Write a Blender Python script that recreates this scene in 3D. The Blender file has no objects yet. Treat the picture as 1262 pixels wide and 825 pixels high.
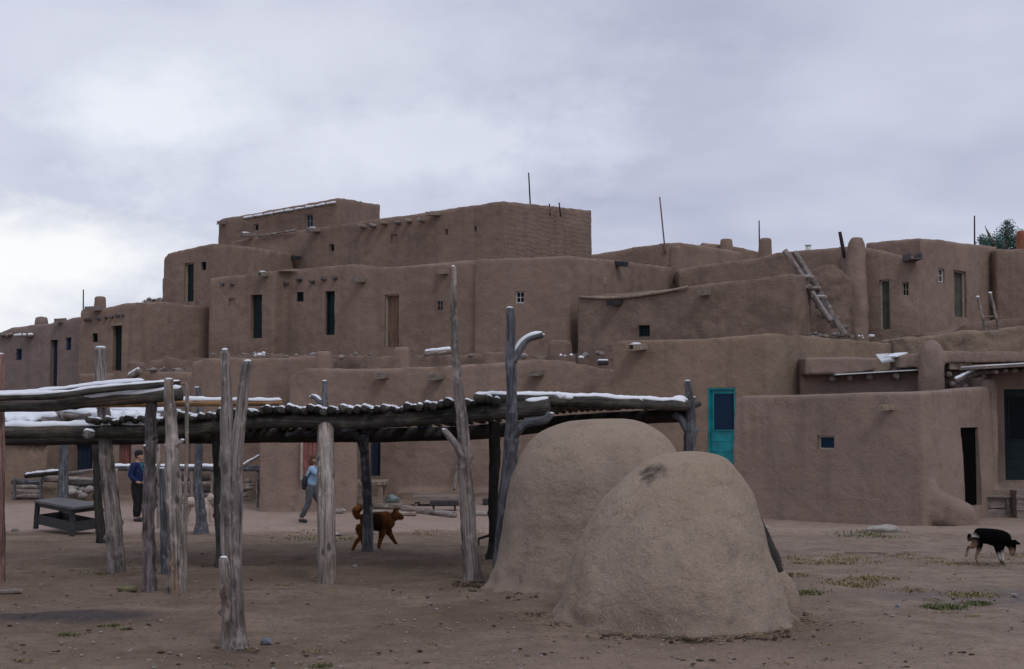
import bpy, bmesh, math, random
from mathutils import Vector, Matrix, noise
C = bpy.context.scene.collection
R = math.radians
random.seed(7)
# ------------------------------------------------------------------ camera maths
F = 1753.0; CX = 631.0; CY = 412.5; H = 2.2; HOR = 508.0
TH = math.atan((HOR-CY)/F)
def ray(px, py):
    u = (px-CX)/F; v = (CY-py)/F
    return Vector((u, math.cos(TH)-v*math.sin(TH), math.sin(TH)+v*math.cos(TH)))
def at(px, py, Y):
    d = ray(px, py); t = Y/d.y
    return Vector((d.x*t, Y, H+d.z*t))
def terrain(x, y):
    t = min(max((y-14)/20.0, 0), 1)
    z = -0.5*t*t
    z += 0.10*math.exp(-(((x-1.1)/2.0)**2+((y-17.6)/2.4)**2))
    return z
def gnd(px, py):
    d = ray(px, py); t = 5.0
    lo, hi = 5.0, 200.0
    for _ in range(50):
        m = (lo+hi)/2; p = Vector((0,0,H))+d*m
        if p.z > terrain(p.x, p.y): lo = m
        else: hi = m
    p = Vector((0,0,H))+d*lo
    return Vector((p.x, p.y, terrain(p.x, p.y)))
def ppm(Y): return F/Y            # pixels per metre at distance Y
# ------------------------------------------------------------------ objects
ORG = {}
def tag(o, label=None, cat=None, group=None, kind=None):
    if label: o['label'] = label
    if cat: o['category'] = cat
    if group: o['group'] = group
    if kind: o['kind'] = kind
    return o
def thing(name, label, cat, loc, group=None):
    o = bpy.data.objects.new(name, None); C.objects.link(o)
    o.location = loc; o.empty_display_size = 0.3
    ORG[o.name] = Vector(loc)
    return tag(o, label, cat, group)
def obj(name, geo, mat, parent=None, loc=None, smooth=True):
    """geo in world coordinates"""
    if isinstance(geo, bmesh.types.BMesh):
        me = bpy.data.meshes.new(name); geo.to_mesh(me); geo.free()
    else:
        me = geo
    me.name = name
    if parent is not None: org = ORG[parent.name]
    else: org = Vector(loc) if loc is not None else Vector((0,0,0))
    me.transform(Matrix.Translation(-org))
    if mat is not None:
        me.materials.clear()
        for m in (mat if isinstance(mat, (list, tuple)) else [mat]): me.materials.append(m)
    if smooth:
        me.polygons.foreach_set('use_smooth', [True]*len(me.polygons))
    o = bpy.data.objects.new(name, me); C.objects.link(o)
    if parent is not None: o.parent = parent
    else: o.location = org
    ORG[o.name] = org.copy()
    return o
def bake(me, mods):
    """evaluate a modifier stack on a temporary object and return the mesh"""
    o = bpy.data.objects.new('tmp', me); C.objects.link(o)
    trash = []
    for kind, props in mods:
        m = o.modifiers.new(kind, kind)
        for k, v in props.items(): setattr(m, k, v)
    dg = bpy.context.evaluated_depsgraph_get()
    dg.update()
    out = bpy.data.meshes.new_from_object(o.evaluated_get(dg), preserve_all_data_layers=True, depsgraph=dg)
    bpy.data.objects.remove(o)
    return out
_tex = {}
def clouds(scale, depth=2):
    k = (scale, depth)
    if k not in _tex:
        t = bpy.data.textures.new('clouds', 'CLOUDS'); t.noise_scale = scale; t.noise_depth = depth
        _tex[k] = t
    return _tex[k]
def M2(bm):
    me = bpy.data.meshes.new('m'); bm.to_mesh(me); bm.free(); return me
# ------------------------------------------------------------------ mesh pieces
def add_box(bm, o, ux, uy, uz, bev=0.0):
    """box from corner o with edge vectors"""
    vs = [bm.verts.new(o+ux*a+uy*b+uz*c) for c in (0,1) for b in (0,1) for a in (0,1)]
    fs = []
    for idx in ((0,2,3,1),(4,5,7,6),(0,1,5,4),(2,6,7,3),(0,4,6,2),(1,3,7,5)):
        fs.append(bm.faces.new([vs[i] for i in idx]))
    bmesh.ops.recalc_face_normals(bm, faces=fs)
    if bev > 0:
        es = list({e for f in fs for e in f.edges})
        bmesh.ops.bevel(bm, geom=es, offset=bev, segments=1, affect='EDGES')
def cbox(bm, c, sx, sy, sz, rz=0, rx=0, ry=0, bev=0.0):
    m = Matrix.Rotation(rz,3,'Z')@Matrix.Rotation(ry,3,'Y')@Matrix.Rotation(rx,3,'X')
    ux, uy, uz = m@Vector((sx,0,0)), m@Vector((0,sy,0)), m@Vector((0,0,sz))
    add_box(bm, Vector(c)-ux/2-uy/2-uz/2, ux, uy, uz, bev)
def board(bm, a, b, w, t, bev=0.004, up=Vector((0,0,1))):
    """a plank from a to b, w wide (sideways) and t thick (up)"""
    a = Vector(a); b = Vector(b); d = (b-a)
    s = d.cross(up); s = s.normalized()*w if s.length > 1e-5 else Vector((w,0,0))
    n = s.cross(d).normalized()*t
    add_box(bm, a-s/2-n/2, d, s, n, bev)
def prism(bm, base, zb, tops, batter=0.05):
    """closed prism: base list of (x,y), tops list of z"""
    n = len(base)
    cx = sum(p[0] for p in base)/n; cy = sum(p[1] for p in base)/n
    lo = []; up = []
    for (x,y), z in zip(base, tops):
        d = Vector((x-cx, y-cy)); d.normalize()
        lo.append(bm.verts.new((x+d.x*batter, y+d.y*batter, zb)))
        up.append(bm.verts.new((x, y, z)))
    fs = [bm.faces.new(lo[::-1])]
    for i in range(n):
        j = (i+1) % n
        fs.append(bm.faces.new((lo[i], lo[j], up[j], up[i])))
    c = bm.verts.new((cx, cy, sum(tops)/n-0.0))
    for i in range(n):
        fs.append(bm.faces.new((up[i], up[(i+1)%n], c)))
    bmesh.ops.recalc_face_normals(bm, faces=fs)
def resample(pts, vals, step):
    P = [Vector(p) for p in pts]; n = len(P)
    outp, outv = [], []
    for i in range(n-1):
        p0 = P[max(i-1,0)]; p1 = P[i]; p2 = P[i+1]; p3 = P[min(i+2,n-1)]
        k = max(1, int(round((p2-p1).length/step)))
        for j in range(k):
            t = j/k
            q = 0.5*((2*p1)+(p2-p0)*t+(2*p0-5*p1+4*p2-p3)*t*t+(3*p1-p0-3*p2+p3)*t**3)
            outp.append(q); outv.append(vals[i]*(1-t)+vals[i+1]*t)
    outp.append(P[-1]); outv.append(vals[-1])
    return outp, outv
def tube(bm, pts, radii, seg=12, step=0.07, rough=0.10, wob=0.0, knots=0, seed=0, cap=True, flat=None, arc=None, raw=False):
    g = bm.verts.layers.float_vector.get('g') or bm.verts.layers.float_vector.new('g')
    rnd = random.Random(seed*13+5)
    P, V = resample(pts, radii, step) if not raw else ([Vector(p) for p in pts], list(radii))
    n = len(P)
    so = Vector((seed*3.1, seed*1.7, seed*0.9))
    L = [0.0]
    for i in range(1, n): L.append(L[-1]+(P[i]-P[i-1]).length)
    kn = [(rnd.uniform(0.05,0.95)*L[-1], rnd.uniform(0,6.28), rnd.uniform(0.2,0.55), rnd.uniform(0.022,0.045)) for _ in range(knots)]
    T = (P[min(1,n-1)]-P[0]).normalized()
    a = Vector((1,0,0)) if abs(T.x) < 0.7 else Vector((0,0,1))
    X = T.cross(a).normalized(); X = X.cross(T).normalized()*1
    rings = []
    for i in range(n):
        T2 = (P[min(i+1,n-1)]-P[max(i-1,0)]).normalized()
        X = (X-T2*X.dot(T2)).normalized(); Y = T2.cross(X)
        c = P[i]
        if wob: c = c+Vector((noise.noise(c*1.3+so), noise.noise(c*1.3+so+Vector((9,0,0))), noise.noise(c*1.3+so+Vector((0,9,0)))))*wob
        ring = []
        for k in range(seg):
            ph = 2*math.pi*k/seg
            d = X*math.cos(ph)+Y*math.sin(ph)
            r = V[i]
            q = Vector((math.cos(ph)*1.6, math.sin(ph)*1.6, L[i]*2.2))+so
            rr = 1+rough*noise.noise(q)+rough*0.6*noise.noise(Vector((math.cos(ph)*4, math.sin(ph)*4, L[i]*7))+so)
            for (ks, ka, kr, kw) in kn:
                dd = ((L[i]-ks)/kw)**2
                if dd < 6:
                    da = (ph-ka+math.pi)%(2*math.pi)-math.pi
                    rr += kr*math.exp(-dd-(da/0.45)**2)
            v = bm.verts.new(c+d*r*rr)
            v[g] = Vector((math.cos(ph)*V[i], math.sin(ph)*V[i], L[i]))+so
            ring.append(v)
        rings.append(ring)
    for i in range(n-1):
        for k in range(seg):
            k2 = (k+1)%seg
            bm.faces.new((rings[i][k], rings[i][k2], rings[i+1][k2], rings[i+1][k]))
    if cap:
        for ring, s in ((rings[0], -1), (rings[-1], 1)):
            cc = sum((v.co for v in ring), Vector())/seg
            v = bm.verts.new(cc+(P[-1]-P[-2] if s > 0 else P[0]-P[1]).normalized()*V[-1 if s>0 else 0]*0.12)
            v[g] = Vector((0,0,(L[-1] if s > 0 else 0)))+so
            for k in range(seg):
                k2 = (k+1)%seg
                bm.faces.new((ring[k], ring[k2], v) if s > 0 else (ring[k2], ring[k], v))
    return P, V
def snow_strip(bm, pts, radii, a0=0.0, a1=1.0, thick=0.03, seed=0, cover=1.05, gaps=0.0):
    """a cap of snow lying along the top of a log, as closed runs"""
    P, V = resample(pts, radii, 0.05)
    n = len(P); i0 = int(a0*(n-1)); i1 = max(i0+2, int(a1*(n-1)))
    so = Vector((seed*2.3, 5.5, seed*0.7))
    K = 7; run = []
    def flush(run):
        if len(run) < 3: return
        rings = []
        m = len(run)
        for q, i in enumerate(run):
            T = (P[min(i+1,n-1)]-P[max(i-1,0)]).normalized()
            S = T.cross(Vector((0,0,1)))
            if S.length < 0.05: continue
            S.normalize(); U = S.cross(T).normalized()
            e = min(1, q/2.0, (m-1-q)/2.0); e = math.sqrt(max(e, 0.0))*0.9+0.1
            th = thick*(0.75+0.6*noise.noise(P[i]*2.5+so)+0.35*noise.noise(P[i]*9+so))*e
            cv = cover*(0.85+0.35*noise.noise(P[i]*3+so+Vector((7,7,7))))*(0.5+0.5*e)
            top, bot = [], []
            for k in range(K):
                a = -cv+2*cv*k/(K-1)
                d = S*math.sin(a)+U*math.cos(a)
                w = math.cos(a/cv*math.pi/2)
                top.append(bm.verts.new(P[i]+d*(V[i]*1.02+max(th,0.004)*(0.12+0.88*w))))
                bot.append(bm.verts.new(P[i]+d*(V[i]*0.90)))
            rings.append(top+bot[::-1])
        if len(rings) < 2: return
        W = 2*K
        for a, b in zip(rings, rings[1:]):
            for k in range(W):
                k2 = (k+1)%W
                bm.faces.new((a[k], a[k2], b[k2], b[k]))
        bm.faces.new(rings[0]); bm.faces.new(rings[-1][::-1])
    for i in range(i0, i1+1):
        if gaps and noise.noise(P[i]*1.7+so*1.3) < gaps-0.5:
            flush(run); run = []
        else: run.append(i)
    flush(run)
    bmesh.ops.recalc_face_normals(bm, faces=bm.faces)
def blob(bm, c, rx, ry, rz, sub=2, rough=0.25, seed=0, freq=1.5):
    r = bmesh.ops.create_icosphere(bm, subdivisions=sub, radius=1.0)
    so = Vector((seed*1.37, seed*2.11, seed*0.73))
    for v in r['verts']:
        k = 1+rough*noise.noise(v.co*freq+so)+rough*0.4*noise.noise(v.co*freq*2.7+so)
        v.co = Vector((v.co.x*rx*k, v.co.y*ry*k, v.co.z*rz*k))+Vector(c)
    return r['verts']
# ------------------------------------------------------------------ materials
def newmat(name):
    m = bpy.data.materials.new(name); m.use_nodes = True
    nt = m.node_tree; b = nt.nodes['Principled BSDF']
    b.inputs['Specular IOR Level'].default_value = 0.25
    return m, nt, b
def N(nt, t, **kw):
    n = nt.nodes.new(t)
    for k, v in kw.items():
        if k in n.inputs.keys() if hasattr(n.inputs, 'keys') else False: n.inputs[k].default_value = v
        else: setattr(n, k, v)
    return n
def nz(nt, vec, scale, detail=4, rough=0.55):
    n = nt.nodes.new('ShaderNodeTexNoise'); n.inputs['Scale'].default_value = scale
    n.inputs['Detail'].default_value = detail; n.inputs['Roughness'].default_value = rough
    if vec is not None: nt.links.new(vec, n.inputs['Vector'])
    return n.outputs['Fac']
def mr(nt, fac, a, b, c=0.0, d=1.0):
    n = nt.nodes.new('ShaderNodeMapRange'); n.inputs[1].default_value = a; n.inputs[2].default_value = b
    n.inputs[3].default_value = c; n.inputs[4].default_value = d
    nt.links.new(fac, n.inputs[0]); return n.outputs[0]
def mix(nt, fac, a, b, mode='MIX'):
    n = nt.nodes.new('ShaderNodeMix'); n.data_type = 'RGBA'; n.blend_type = mode
    for s, v in ((0, fac), (6, a), (7, b)):
        if isinstance(v, bpy.types.NodeSocket): nt.links.new(v, n.inputs[s])
        elif s == 0: n.inputs[0].default_value = v
        else: n.inputs[s].default_value = (*v, 1)
    return n.outputs[2]
def math_(nt, op, a, b=None):
    n = nt.nodes.new('ShaderNodeMath'); n.operation = op
    for i, v in enumerate((a, b)):
        if v is None: continue
        if isinstance(v, bpy.types.NodeSocket): nt.links.new(v, n.inputs[i])
        else: n.inputs[i].default_value = v
    return n.outputs[0]
def mapping(nt, vec, scale, loc=(0,0,0)):
    n = nt.nodes.new('ShaderNodeMapping'); n.inputs['Scale'].default_value = scale; n.inputs['Location'].default_value = loc
    nt.links.new(vec, n.inputs['Vector']); return n.outputs[0]
def bump(nt, b, hs):
    prev = None
    for h, dist, st in hs:
        n = nt.nodes.new('ShaderNodeBump'); n.inputs['Distance'].default_value = dist; n.inputs['Strength'].default_value = st
        nt.links.new(h, n.inputs['Height'])
        if prev: nt.links.new(prev, n.inputs['Normal'])
        prev = n.outputs[0]
    nt.links.new(prev, b.inputs['Normal'])
def geo_pos(nt):
    return nt.nodes.new('ShaderNodeNewGeometry').outputs['Position']
def adobe(name, col, straw=0.25, dark=0.72, courses=0.0, scale=1.0, soot=None, crack=0.0, cap=None, rb=1.0, lines=0.0):
    m, nt, b = newmat(name)
    p = geo_pos(nt)
    c1 = tuple(c*dark for c in col); c2 = tuple(min(1, c*1.16) for c in col)
    big = mr(nt, nz(nt, p, 0.45*scale, 5, .62), .30, .70)
    c = mix(nt, big, c1, c2)
    med = mr(nt, nz(nt, p, 2.6*scale, 4, .6), .35, .65)
    c = mix(nt, math_(nt,'MULTIPLY', med, .45), c, (col[0]*1.12, col[1]*1.04, col[2]*.94))
    # water streaks down the wall
    st = mr(nt, nz(nt, mapping(nt, p, (1.6, 1.6, .16)), 1.4, 4, .6), .50, .72)
    c = mix(nt, math_(nt, 'MULTIPLY', st, .52), c, tuple(x*.62 for x in col))
    # patches of newer, paler plaster
    pa = mr(nt, nz(nt, mapping(nt, p, (1,1,1.6), (11,3,5)), .55*scale, 3, .5), .58, .62)
    c = mix(nt, math_(nt, 'MULTIPLY', pa, .34), c, (col[0]*1.22, col[1]*1.2, col[2]*1.14))
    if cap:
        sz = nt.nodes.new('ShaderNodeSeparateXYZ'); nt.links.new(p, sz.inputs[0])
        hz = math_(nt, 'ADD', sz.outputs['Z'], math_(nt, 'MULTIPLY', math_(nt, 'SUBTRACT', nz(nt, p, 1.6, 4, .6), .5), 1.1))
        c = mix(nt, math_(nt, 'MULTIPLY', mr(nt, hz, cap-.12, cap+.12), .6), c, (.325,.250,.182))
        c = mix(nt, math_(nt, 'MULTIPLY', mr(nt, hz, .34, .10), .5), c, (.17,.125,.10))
    er = mr(nt, nz(nt, mapping(nt, p, (1,1,1.3), (4,9,2)), 1.9*scale, 6, .72), .56, .66)
    c = mix(nt, math_(nt, 'MULTIPLY', er, .35), c, tuple(x*.58 for x in col))
    # straw flecks
    sp = mr(nt, nz(nt, p, 55, 2, .6), .60, .70)
    c = mix(nt, math_(nt, 'MULTIPLY', sp, straw), c, (.46,.37,.24))
    gr = mr(nt, nz(nt, p, 24, 3, .7), .3, .5)
    c = mix(nt, math_(nt, 'MULTIPLY', math_(nt, 'SUBTRACT', 1.0, gr), .30), c, tuple(x*.55 for x in col))
    if lines:
        vo = nt.nodes.new('ShaderNodeTexVoronoi'); vo.feature = 'DISTANCE_TO_EDGE'; vo.inputs['Scale'].default_value = 2.1
        n9 = nt.nodes.new('ShaderNodeTexNoise'); n9.inputs['Scale'].default_value = 3.5; n9.inputs['Detail'].default_value = 6; nt.links.new(p, n9.inputs['Vector'])
        s9 = nt.nodes.new('ShaderNodeVectorMath'); s9.operation = 'MULTIPLY_ADD'; s9.inputs[1].default_value = (.7,.7,.7); nt.links.new(n9.outputs['Color'], s9.inputs[0]); nt.links.new(p, s9.inputs[2])
        nt.links.new(s9.outputs[0], vo.inputs['Vector'])
        lm = math_(nt, 'MULTIPLY', mr(nt, vo.outputs['Distance'], .0, .012, 1, 0), mr(nt, nz(nt, p, 1.1, 3), .50, .58))
        c = mix(nt, math_(nt, 'MULTIPLY', lm, lines), c, tuple(x*.35 for x in col))
    if soot:
        d = nt.nodes.new('ShaderNodeVectorMath'); d.operation = 'DISTANCE'
        wv = nt.nodes.new('ShaderNodeVectorMath'); wv.operation = 'ADD'
        nn = nt.nodes.new('ShaderNodeTexNoise'); nn.inputs['Scale'].default_value = 6; nt.links.new(p, nn.inputs['Vector'])
        ms = nt.nodes.new('ShaderNodeVectorMath'); ms.operation = 'SCALE'; ms.inputs['Scale'].default_value = .35
        nt.links.new(nn.outputs['Color'], ms.inputs[0])
        nt.links.new(p, wv.inputs[0]); nt.links.new(ms.outputs[0], wv.inputs[1])
        nt.links.new(wv.outputs[0], d.inputs[0]); d.inputs[1].default_value = tuple(Vector(soot)+Vector((.175,.175,.175)))
        s = mr(nt, d.outputs['Value'], .09, .21, 1, 0)
        c = mix(nt, math_(nt, 'MULTIPLY', s, .95), c, (.022,.021,.024))
    nt.links.new(c, b.inputs['Base Color'])
    b.inputs['Roughness'].default_value = .95
    hs = [(nz(nt, p, 3.2, 5, .6), .07, .7), (nz(nt, p, 22, 4, .7), .014*rb, .9), (nz(nt, p, 9, 5, .75), .03*rb, .8)]
    if courses:
        w = nt.nodes.new('ShaderNodeTexWave'); w.bands_direction = 'Z'; w.inputs['Scale'].default_value = 1.55
        w.inputs['Distortion'].default_value = 5.5; w.inputs['Detail'].default_value = 3; w.inputs['Detail Scale'].default_value = 1.2
        nt.links.new(p, w.inputs['Vector']); hs.append((w.outputs['Fac'], .05*courses, .8))
    if crack:
        v = nt.nodes.new('ShaderNodeTexVoronoi'); v.feature = 'DISTANCE_TO_EDGE'; v.inputs['Scale'].default_value = .8
        nt.links.new(mapping(nt, p, (1,1,.6)), v.inputs['Vector'])
        hs.append((mr(nt, v.outputs[0], 0, .02), .02*crack, .6))
    bump(nt, b, hs)
    return m
def wood(name, ca, cb, streak=(.05,.045,.04), rough=.85, knot=.6, warm=None):
    m, nt, b = newmat(name)
    at_ = nt.nodes.new('ShaderNodeAttribute'); at_.attribute_name = 'g'
    g = at_.outputs['Vector']
    n1 = mr(nt, nz(nt, mapping(nt, g, (26,26,2.6)), 1.0, 5, .65), .32, .68)
    c = mix(nt, n1, ca, cb)
    n2 = mr(nt, nz(nt, mapping(nt, g, (4,4,1.3)), 1.0, 4, .6), .40, .66)
    c = mix(nt, math_(nt,'MULTIPLY', n2, .75), c, tuple(x*.40 for x in ca))
    if warm:
        n4 = mr(nt, nz(nt, mapping(nt, g, (5,5,.7), (3,3,3)), 1.0, 3, .6), .55, .68)
        c = mix(nt, math_(nt,'MULTIPLY', n4, .7), c, warm)
    # drying cracks along the grain
    n3 = mr(nt, nz(nt, mapping(nt, g, (46,46,.9)), 1.0, 2, .5), .56, .63)
    c = mix(nt, math_(nt,'MULTIPLY', n3, .45), c, streak)
    n5 = mr(nt, nz(nt, mapping(nt, g, (9,9,6), (7,1,2)), 1.0, 4, .65), .52, .64)
    c = mix(nt, math_(nt,'MULTIPLY', n5, .5), c, tuple(min(1,x*1.25) for x in cb))
    # knots
    v = nt.nodes.new('ShaderNodeTexVoronoi'); v.inputs['Scale'].default_value = 1.0
    nt.links.new(mapping(nt, g, (7,7,3.4)), v.inputs['Vector'])
    k = mr(nt, v.outputs['Distance'], .13, .25, 1, 0)
    c = mix(nt, math_(nt,'MULTIPLY', k, knot), c, streak)
    nt.links.new(c, b.inputs['Base Color']); b.inputs['Roughness'].default_value = rough
    bump(nt, b, [(n1, .012, .6), (math_(nt,'SUBTRACT',1.0,n3), .015, .9)])
    return m
def plain(name, col, rough=.8, var=.35, scale=8, spec=.25, stretch=(1,1,1), bumpd=.004):
    m, nt, b = newmat(name)
    p = geo_pos(nt)
    n = mr(nt, nz(nt, mapping(nt, p, stretch), scale, 4, .6), .3, .7)
    c = mix(nt, n, tuple(x*(1-var) for x in col), tuple(min(1,x*(1+var*.4)) for x in col))
    nt.links.new(c, b.inputs['Base Color']); b.inputs['Roughness'].default_value = rough
    b.inputs['Specular IOR Level'].default_value = spec
    if bumpd: bump(nt, b, [(nz(nt, p, scale*3, 3), bumpd, .6)])
    return m
# plaster tints
A_MAUVE = adobe('adobe_mauve', (.240,.172,.138))
A_BROWN = adobe('adobe_brown', (.252,.183,.138))
A_UP    = adobe('adobe_upper', (.222,.158,.130), courses=.0)
A_BRICK = adobe('adobe_coursed', (.225,.160,.132), courses=.20)
A_SMOOTH= adobe('adobe_smooth', (.246,.184,.155), straw=.12, dark=.84)
A_PINK  = adobe('adobe_pink', (.252,.184,.150), straw=.2, dark=.8)
A_STRAW = adobe('adobe_straw', (.290,.220,.165), straw=.6, dark=.70, rb=2.6)
A_BLUE  = adobe('adobe_grey', (.225,.175,.160), straw=.1)
A_RUIN  = adobe('adobe_worn', (.232,.170,.141), straw=.3, dark=.6, rb=2.2, scale=1.8)
W_GREY  = wood('weathered_wood', (.17,.142,.130), (.36,.315,.295), warm=(.17,.10,.065))
W_PALE  = wood('pale_wood', (.21,.175,.155), (.42,.365,.325), warm=(.24,.145,.09), knot=.8)
W_BLUE  = wood('wet_grey_wood', (.055,.060,.070), (.20,.20,.22))
W_DARK  = wood('dark_wood', (.022,.020,.018), (.06,.052,.046))
W_BARK  = wood('dark_bark_wood', (.055,.045,.045), (.25,.215,.215), knot=.9)
W_RED   = wood('reddish_wood', (.20,.11,.09), (.32,.20,.17))
W_ORNG  = wood('orange_wood', (.26,.14,.07), (.38,.22,.11))
W_BEAM  = wood('beam_wood', (.045,.042,.036), (.12,.11,.095), warm=(.10,.06,.04))
W_PLANK = plain('plank_wood', (.30,.235,.18), .85, .5, 3, stretch=(6,6,1.0))
W_PLNKG = plain('grey_plank_wood', (.24,.20,.175), .85, .5, 3, stretch=(1.5,6,6))
W_PLNKD = plain('dark_plank_wood', (.045,.045,.048), .8, .5, 4, stretch=(1.5,4,4))
W_DOORB = plain('brown_door_wood', (.20,.125,.085), .8, .6, 5, stretch=(7,7,.5))
P_TEAL  = plain('teal_paint', (.006,.250,.280), .5, .45, 3, spec=.4, bumpd=.001)
P_TEALD = plain('dark_teal_paint', (.008,.022,.024), .6, .4, 5)
P_NAVY  = plain('navy_paint', (.020,.032,.058), .6, .4, 5, stretch=(5,5,.6))
P_BLUE  = plain('blue_paint', (.035,.065,.12), .6, .4, 5)
P_RED   = plain('faded_red_paint', (.24,.095,.085), .7, .35, 5)
P_GREEN = plain('faded_green_paint', (.09,.09,.075), .7, .4, 5)
P_WHITE = plain('white_paint', (.55,.53,.50), .6, .25, 8)
P_FRAME = plain('frame_wood', (.36,.31,.25), .8, .3, 8)
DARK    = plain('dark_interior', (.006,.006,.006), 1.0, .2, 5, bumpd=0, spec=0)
SNOW    = plain('snow', (.80,.83,.88), .6, .06, 12, spec=.3, bumpd=.006)
TIN     = plain('tin_sheet', (.62,.66,.66), .4, .2, 3, spec=.6)
STONE   = plain('stone', (.28,.25,.235), .9, .45, 5, bumpd=.01)
STONEP  = plain('pale_stone', (.36,.335,.30), .9, .25, 5, bumpd=.01)
STONEB  = plain('blue_stone', (.17,.19,.22), .8, .4, 5, bumpd=.01)
REDCLAY = plain('red_clay', (.26,.10,.06), .85, .3, 6)
def glass(name, col):
    m, nt, b = newmat(name)
    b.inputs['Base Color'].default_value = (*col, 1); b.inputs['Roughness'].default_value = .35
    b.inputs['Specular IOR Level'].default_value = .08
    return m
G_DARK = glass('dark_glass', (.006,.010,.014)); G_BLUE = glass('blue_glass', (.012,.030,.060))
# ------------------------------------------------------------------ adobe masonry
def remesh(bm, voxel, smooth_n=5, disp=((1.6,.10),(.35,.035)), cutters=None, factor=.5):
    me = M2(bm); mods = []
    co = None
    if cutters is not None:
        co = bpy.data.objects.new('cut', M2(cutters)); C.objects.link(co)
        me = bake(me, [('BOOLEAN', dict(operation='DIFFERENCE', solver='EXACT', object=co, use_self=True))])
        bpy.data.objects.remove(co)
    return me, voxel, smooth_n, disp, factor
def finish(me, voxel, smooth_n, disp, factor):
    mods = [('REMESH', dict(mode='VOXEL', voxel_size=voxel, adaptivity=0.0)),
            ('SMOOTH', dict(factor=factor, iterations=smooth_n))]
    for s, a in disp:
        mods.append(('DISPLACE', dict(texture=clouds(s), texture_coords='GLOBAL', strength=a, mid_level=.5)))
    return bake(me, mods)
def merge(me, bm):
    """append bmesh pieces to a mesh"""
    b = bmesh.new(); b.from_mesh(me)
    t = M2(bm); b.from_mesh(t)
    return M2(b)
class House:
    def __init__(s, label, chain, corner=None, depth=8, dirx=0.0, zb=-0.8, mat=None, voxel=.075, smooth=2, batter=.06, disp=((1.6,.07),(.35,.05)), cat='adobe house', group=None, name='adobe_house'):
        s.P = [at(*c[:1], c[2], c[1]) for c in chain]
        s.mat = mat or A_MAUVE; s.voxel = voxel; s.sm = smooth; s.disp = disp; s.batter = batter; s.zb = zb
        P = s.P
        if corner is not None:
            d = P[-1]-P[corner]; bl = P[0]+d; bl.z = P[0].z
            s.back = [bl]
        else:
            a = P[-1]+Vector((dirx, depth, 0)); b = P[0]+Vector((dirx, depth, 0)); s.back = [a, b]
        c = sum(P, Vector())/len(P); yb = min(p.y for p in P)
        s.t = thing(name, label, cat, (c.x, yb, terrain(c.x, yb)), group)
        s.cut = None; s.extra = None; s.todo = []; s.mat2 = None
    def seg(s, i):
        a, b = s.P[i], s.P[i+1]
        d = Vector((b.x-a.x, b.y-a.y, 0)).normalized(); n = Vector((d.y, -d.x, 0))
        return a, d, n
    def hit(s, i, px, py, off=0.0):
        a, d, n = s.seg(i); a = a+n*off
        r = ray(px, py); o = Vector((0,0,H))
        t = (a-o).dot(n)/r.dot(n)
        return o+r*t
    def opening(s, i, x0, x1, y0, y1, inset=.16):
        a, d, n = s.seg(i)
        ym = (y0+y1)/2; xm = (x0+x1)/2
        p0 = s.hit(i, x0, ym); p1 = s.hit(i, x1, ym)
        z1 = s.hit(i, xm, y0).z; z0 = s.hit(i, xm, y1).z
        w = (p1-p0).length; o = Vector((p0.x, p0.y, z0))
        if s.cut is None: s.cut = bmesh.new()
        add_box(s.cut, o-n*(inset+.12), d*w, n*(inset+.9), Vector((0,0,z1-z0)))
        return o, d, n, w, z1-z0, inset
    def door(s, i, x0, x1, y0, y1, mat=None, frame=None, label=None, inset=.20, planks=3, ajar=None, glassy=None, handle=False, gp=None):
        o, d, n, w, h, ins = s.opening(i, x0, x1, y0, y1, inset)
        bm = bmesh.new(); m = .05; up = Vector((0,0,1))
        k = planks; ww = (w+2*m)/k
        for j in range(k):
            add_box(bm, o-d*m+d*(ww*j+.004)-n*(ins+.04)-up*m, d*(ww-.008), n*.045, up*(h+2*m), .006)
        dr = obj('door', bm, mat or P_TEALD, s.t, smooth=False)
        if label: dr['label'] = label
        if frame is not None:
            bm = bmesh.new(); fw = .055; fo = -n*(ins-.03)
            add_box(bm, o+fo-d*.0, d*fw, n*.07, up*h, .004)
            add_box(bm, o+fo+d*(w-fw), d*fw, n*.07, up*h, .004)
            add_box(bm, o+fo+d*fw+up*(h-fw), d*(w-2*fw), n*.07, up*fw, .004)
            obj('frame', bm, frame, dr, smooth=False)
        if glassy:
            bm = bmesh.new(); g0, g1, g2, g3 = glassy
            a0 = o+d*(w*g0)+up*(h*g2)-n*(ins-.012)
            add_box(bm, a0, d*(w*(g1-g0)), n*.01, up*(h*(g3-g2)))
            obj('pane', bm, gp or G_BLUE, dr, smooth=False)
            bm = bmesh.new()
            for (aa, du, dv) in ((a0-d*.03, .03, h*(g3-g2)), (a0+d*(w*(g1-g0)), .03, h*(g3-g2)), (a0-up*.03, w*(g1-g0), .03), (a0+up*(h*(g3-g2)), w*(g1-g0), .03)):
                add_box(bm, aa-n*.004, d*du, n*.03, up*dv)
            for zz in (.12, .24, .36):
                add_box(bm, o+d*.07+up*(h*zz)-n*(ins-.006), d*(w-.14), n*.012, up*.012)
            obj('pane_trim', bm, mat, dr, smooth=False)
        if handle:
            bm = bmesh.new(); cbox(bm, o+d*(w*.88)+up*(h*.46)-n*(ins-.06), .05, .05, .12, bev=.008)
            obj('handle', bm, DARK, dr, smooth=False)
        return dr
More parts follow.
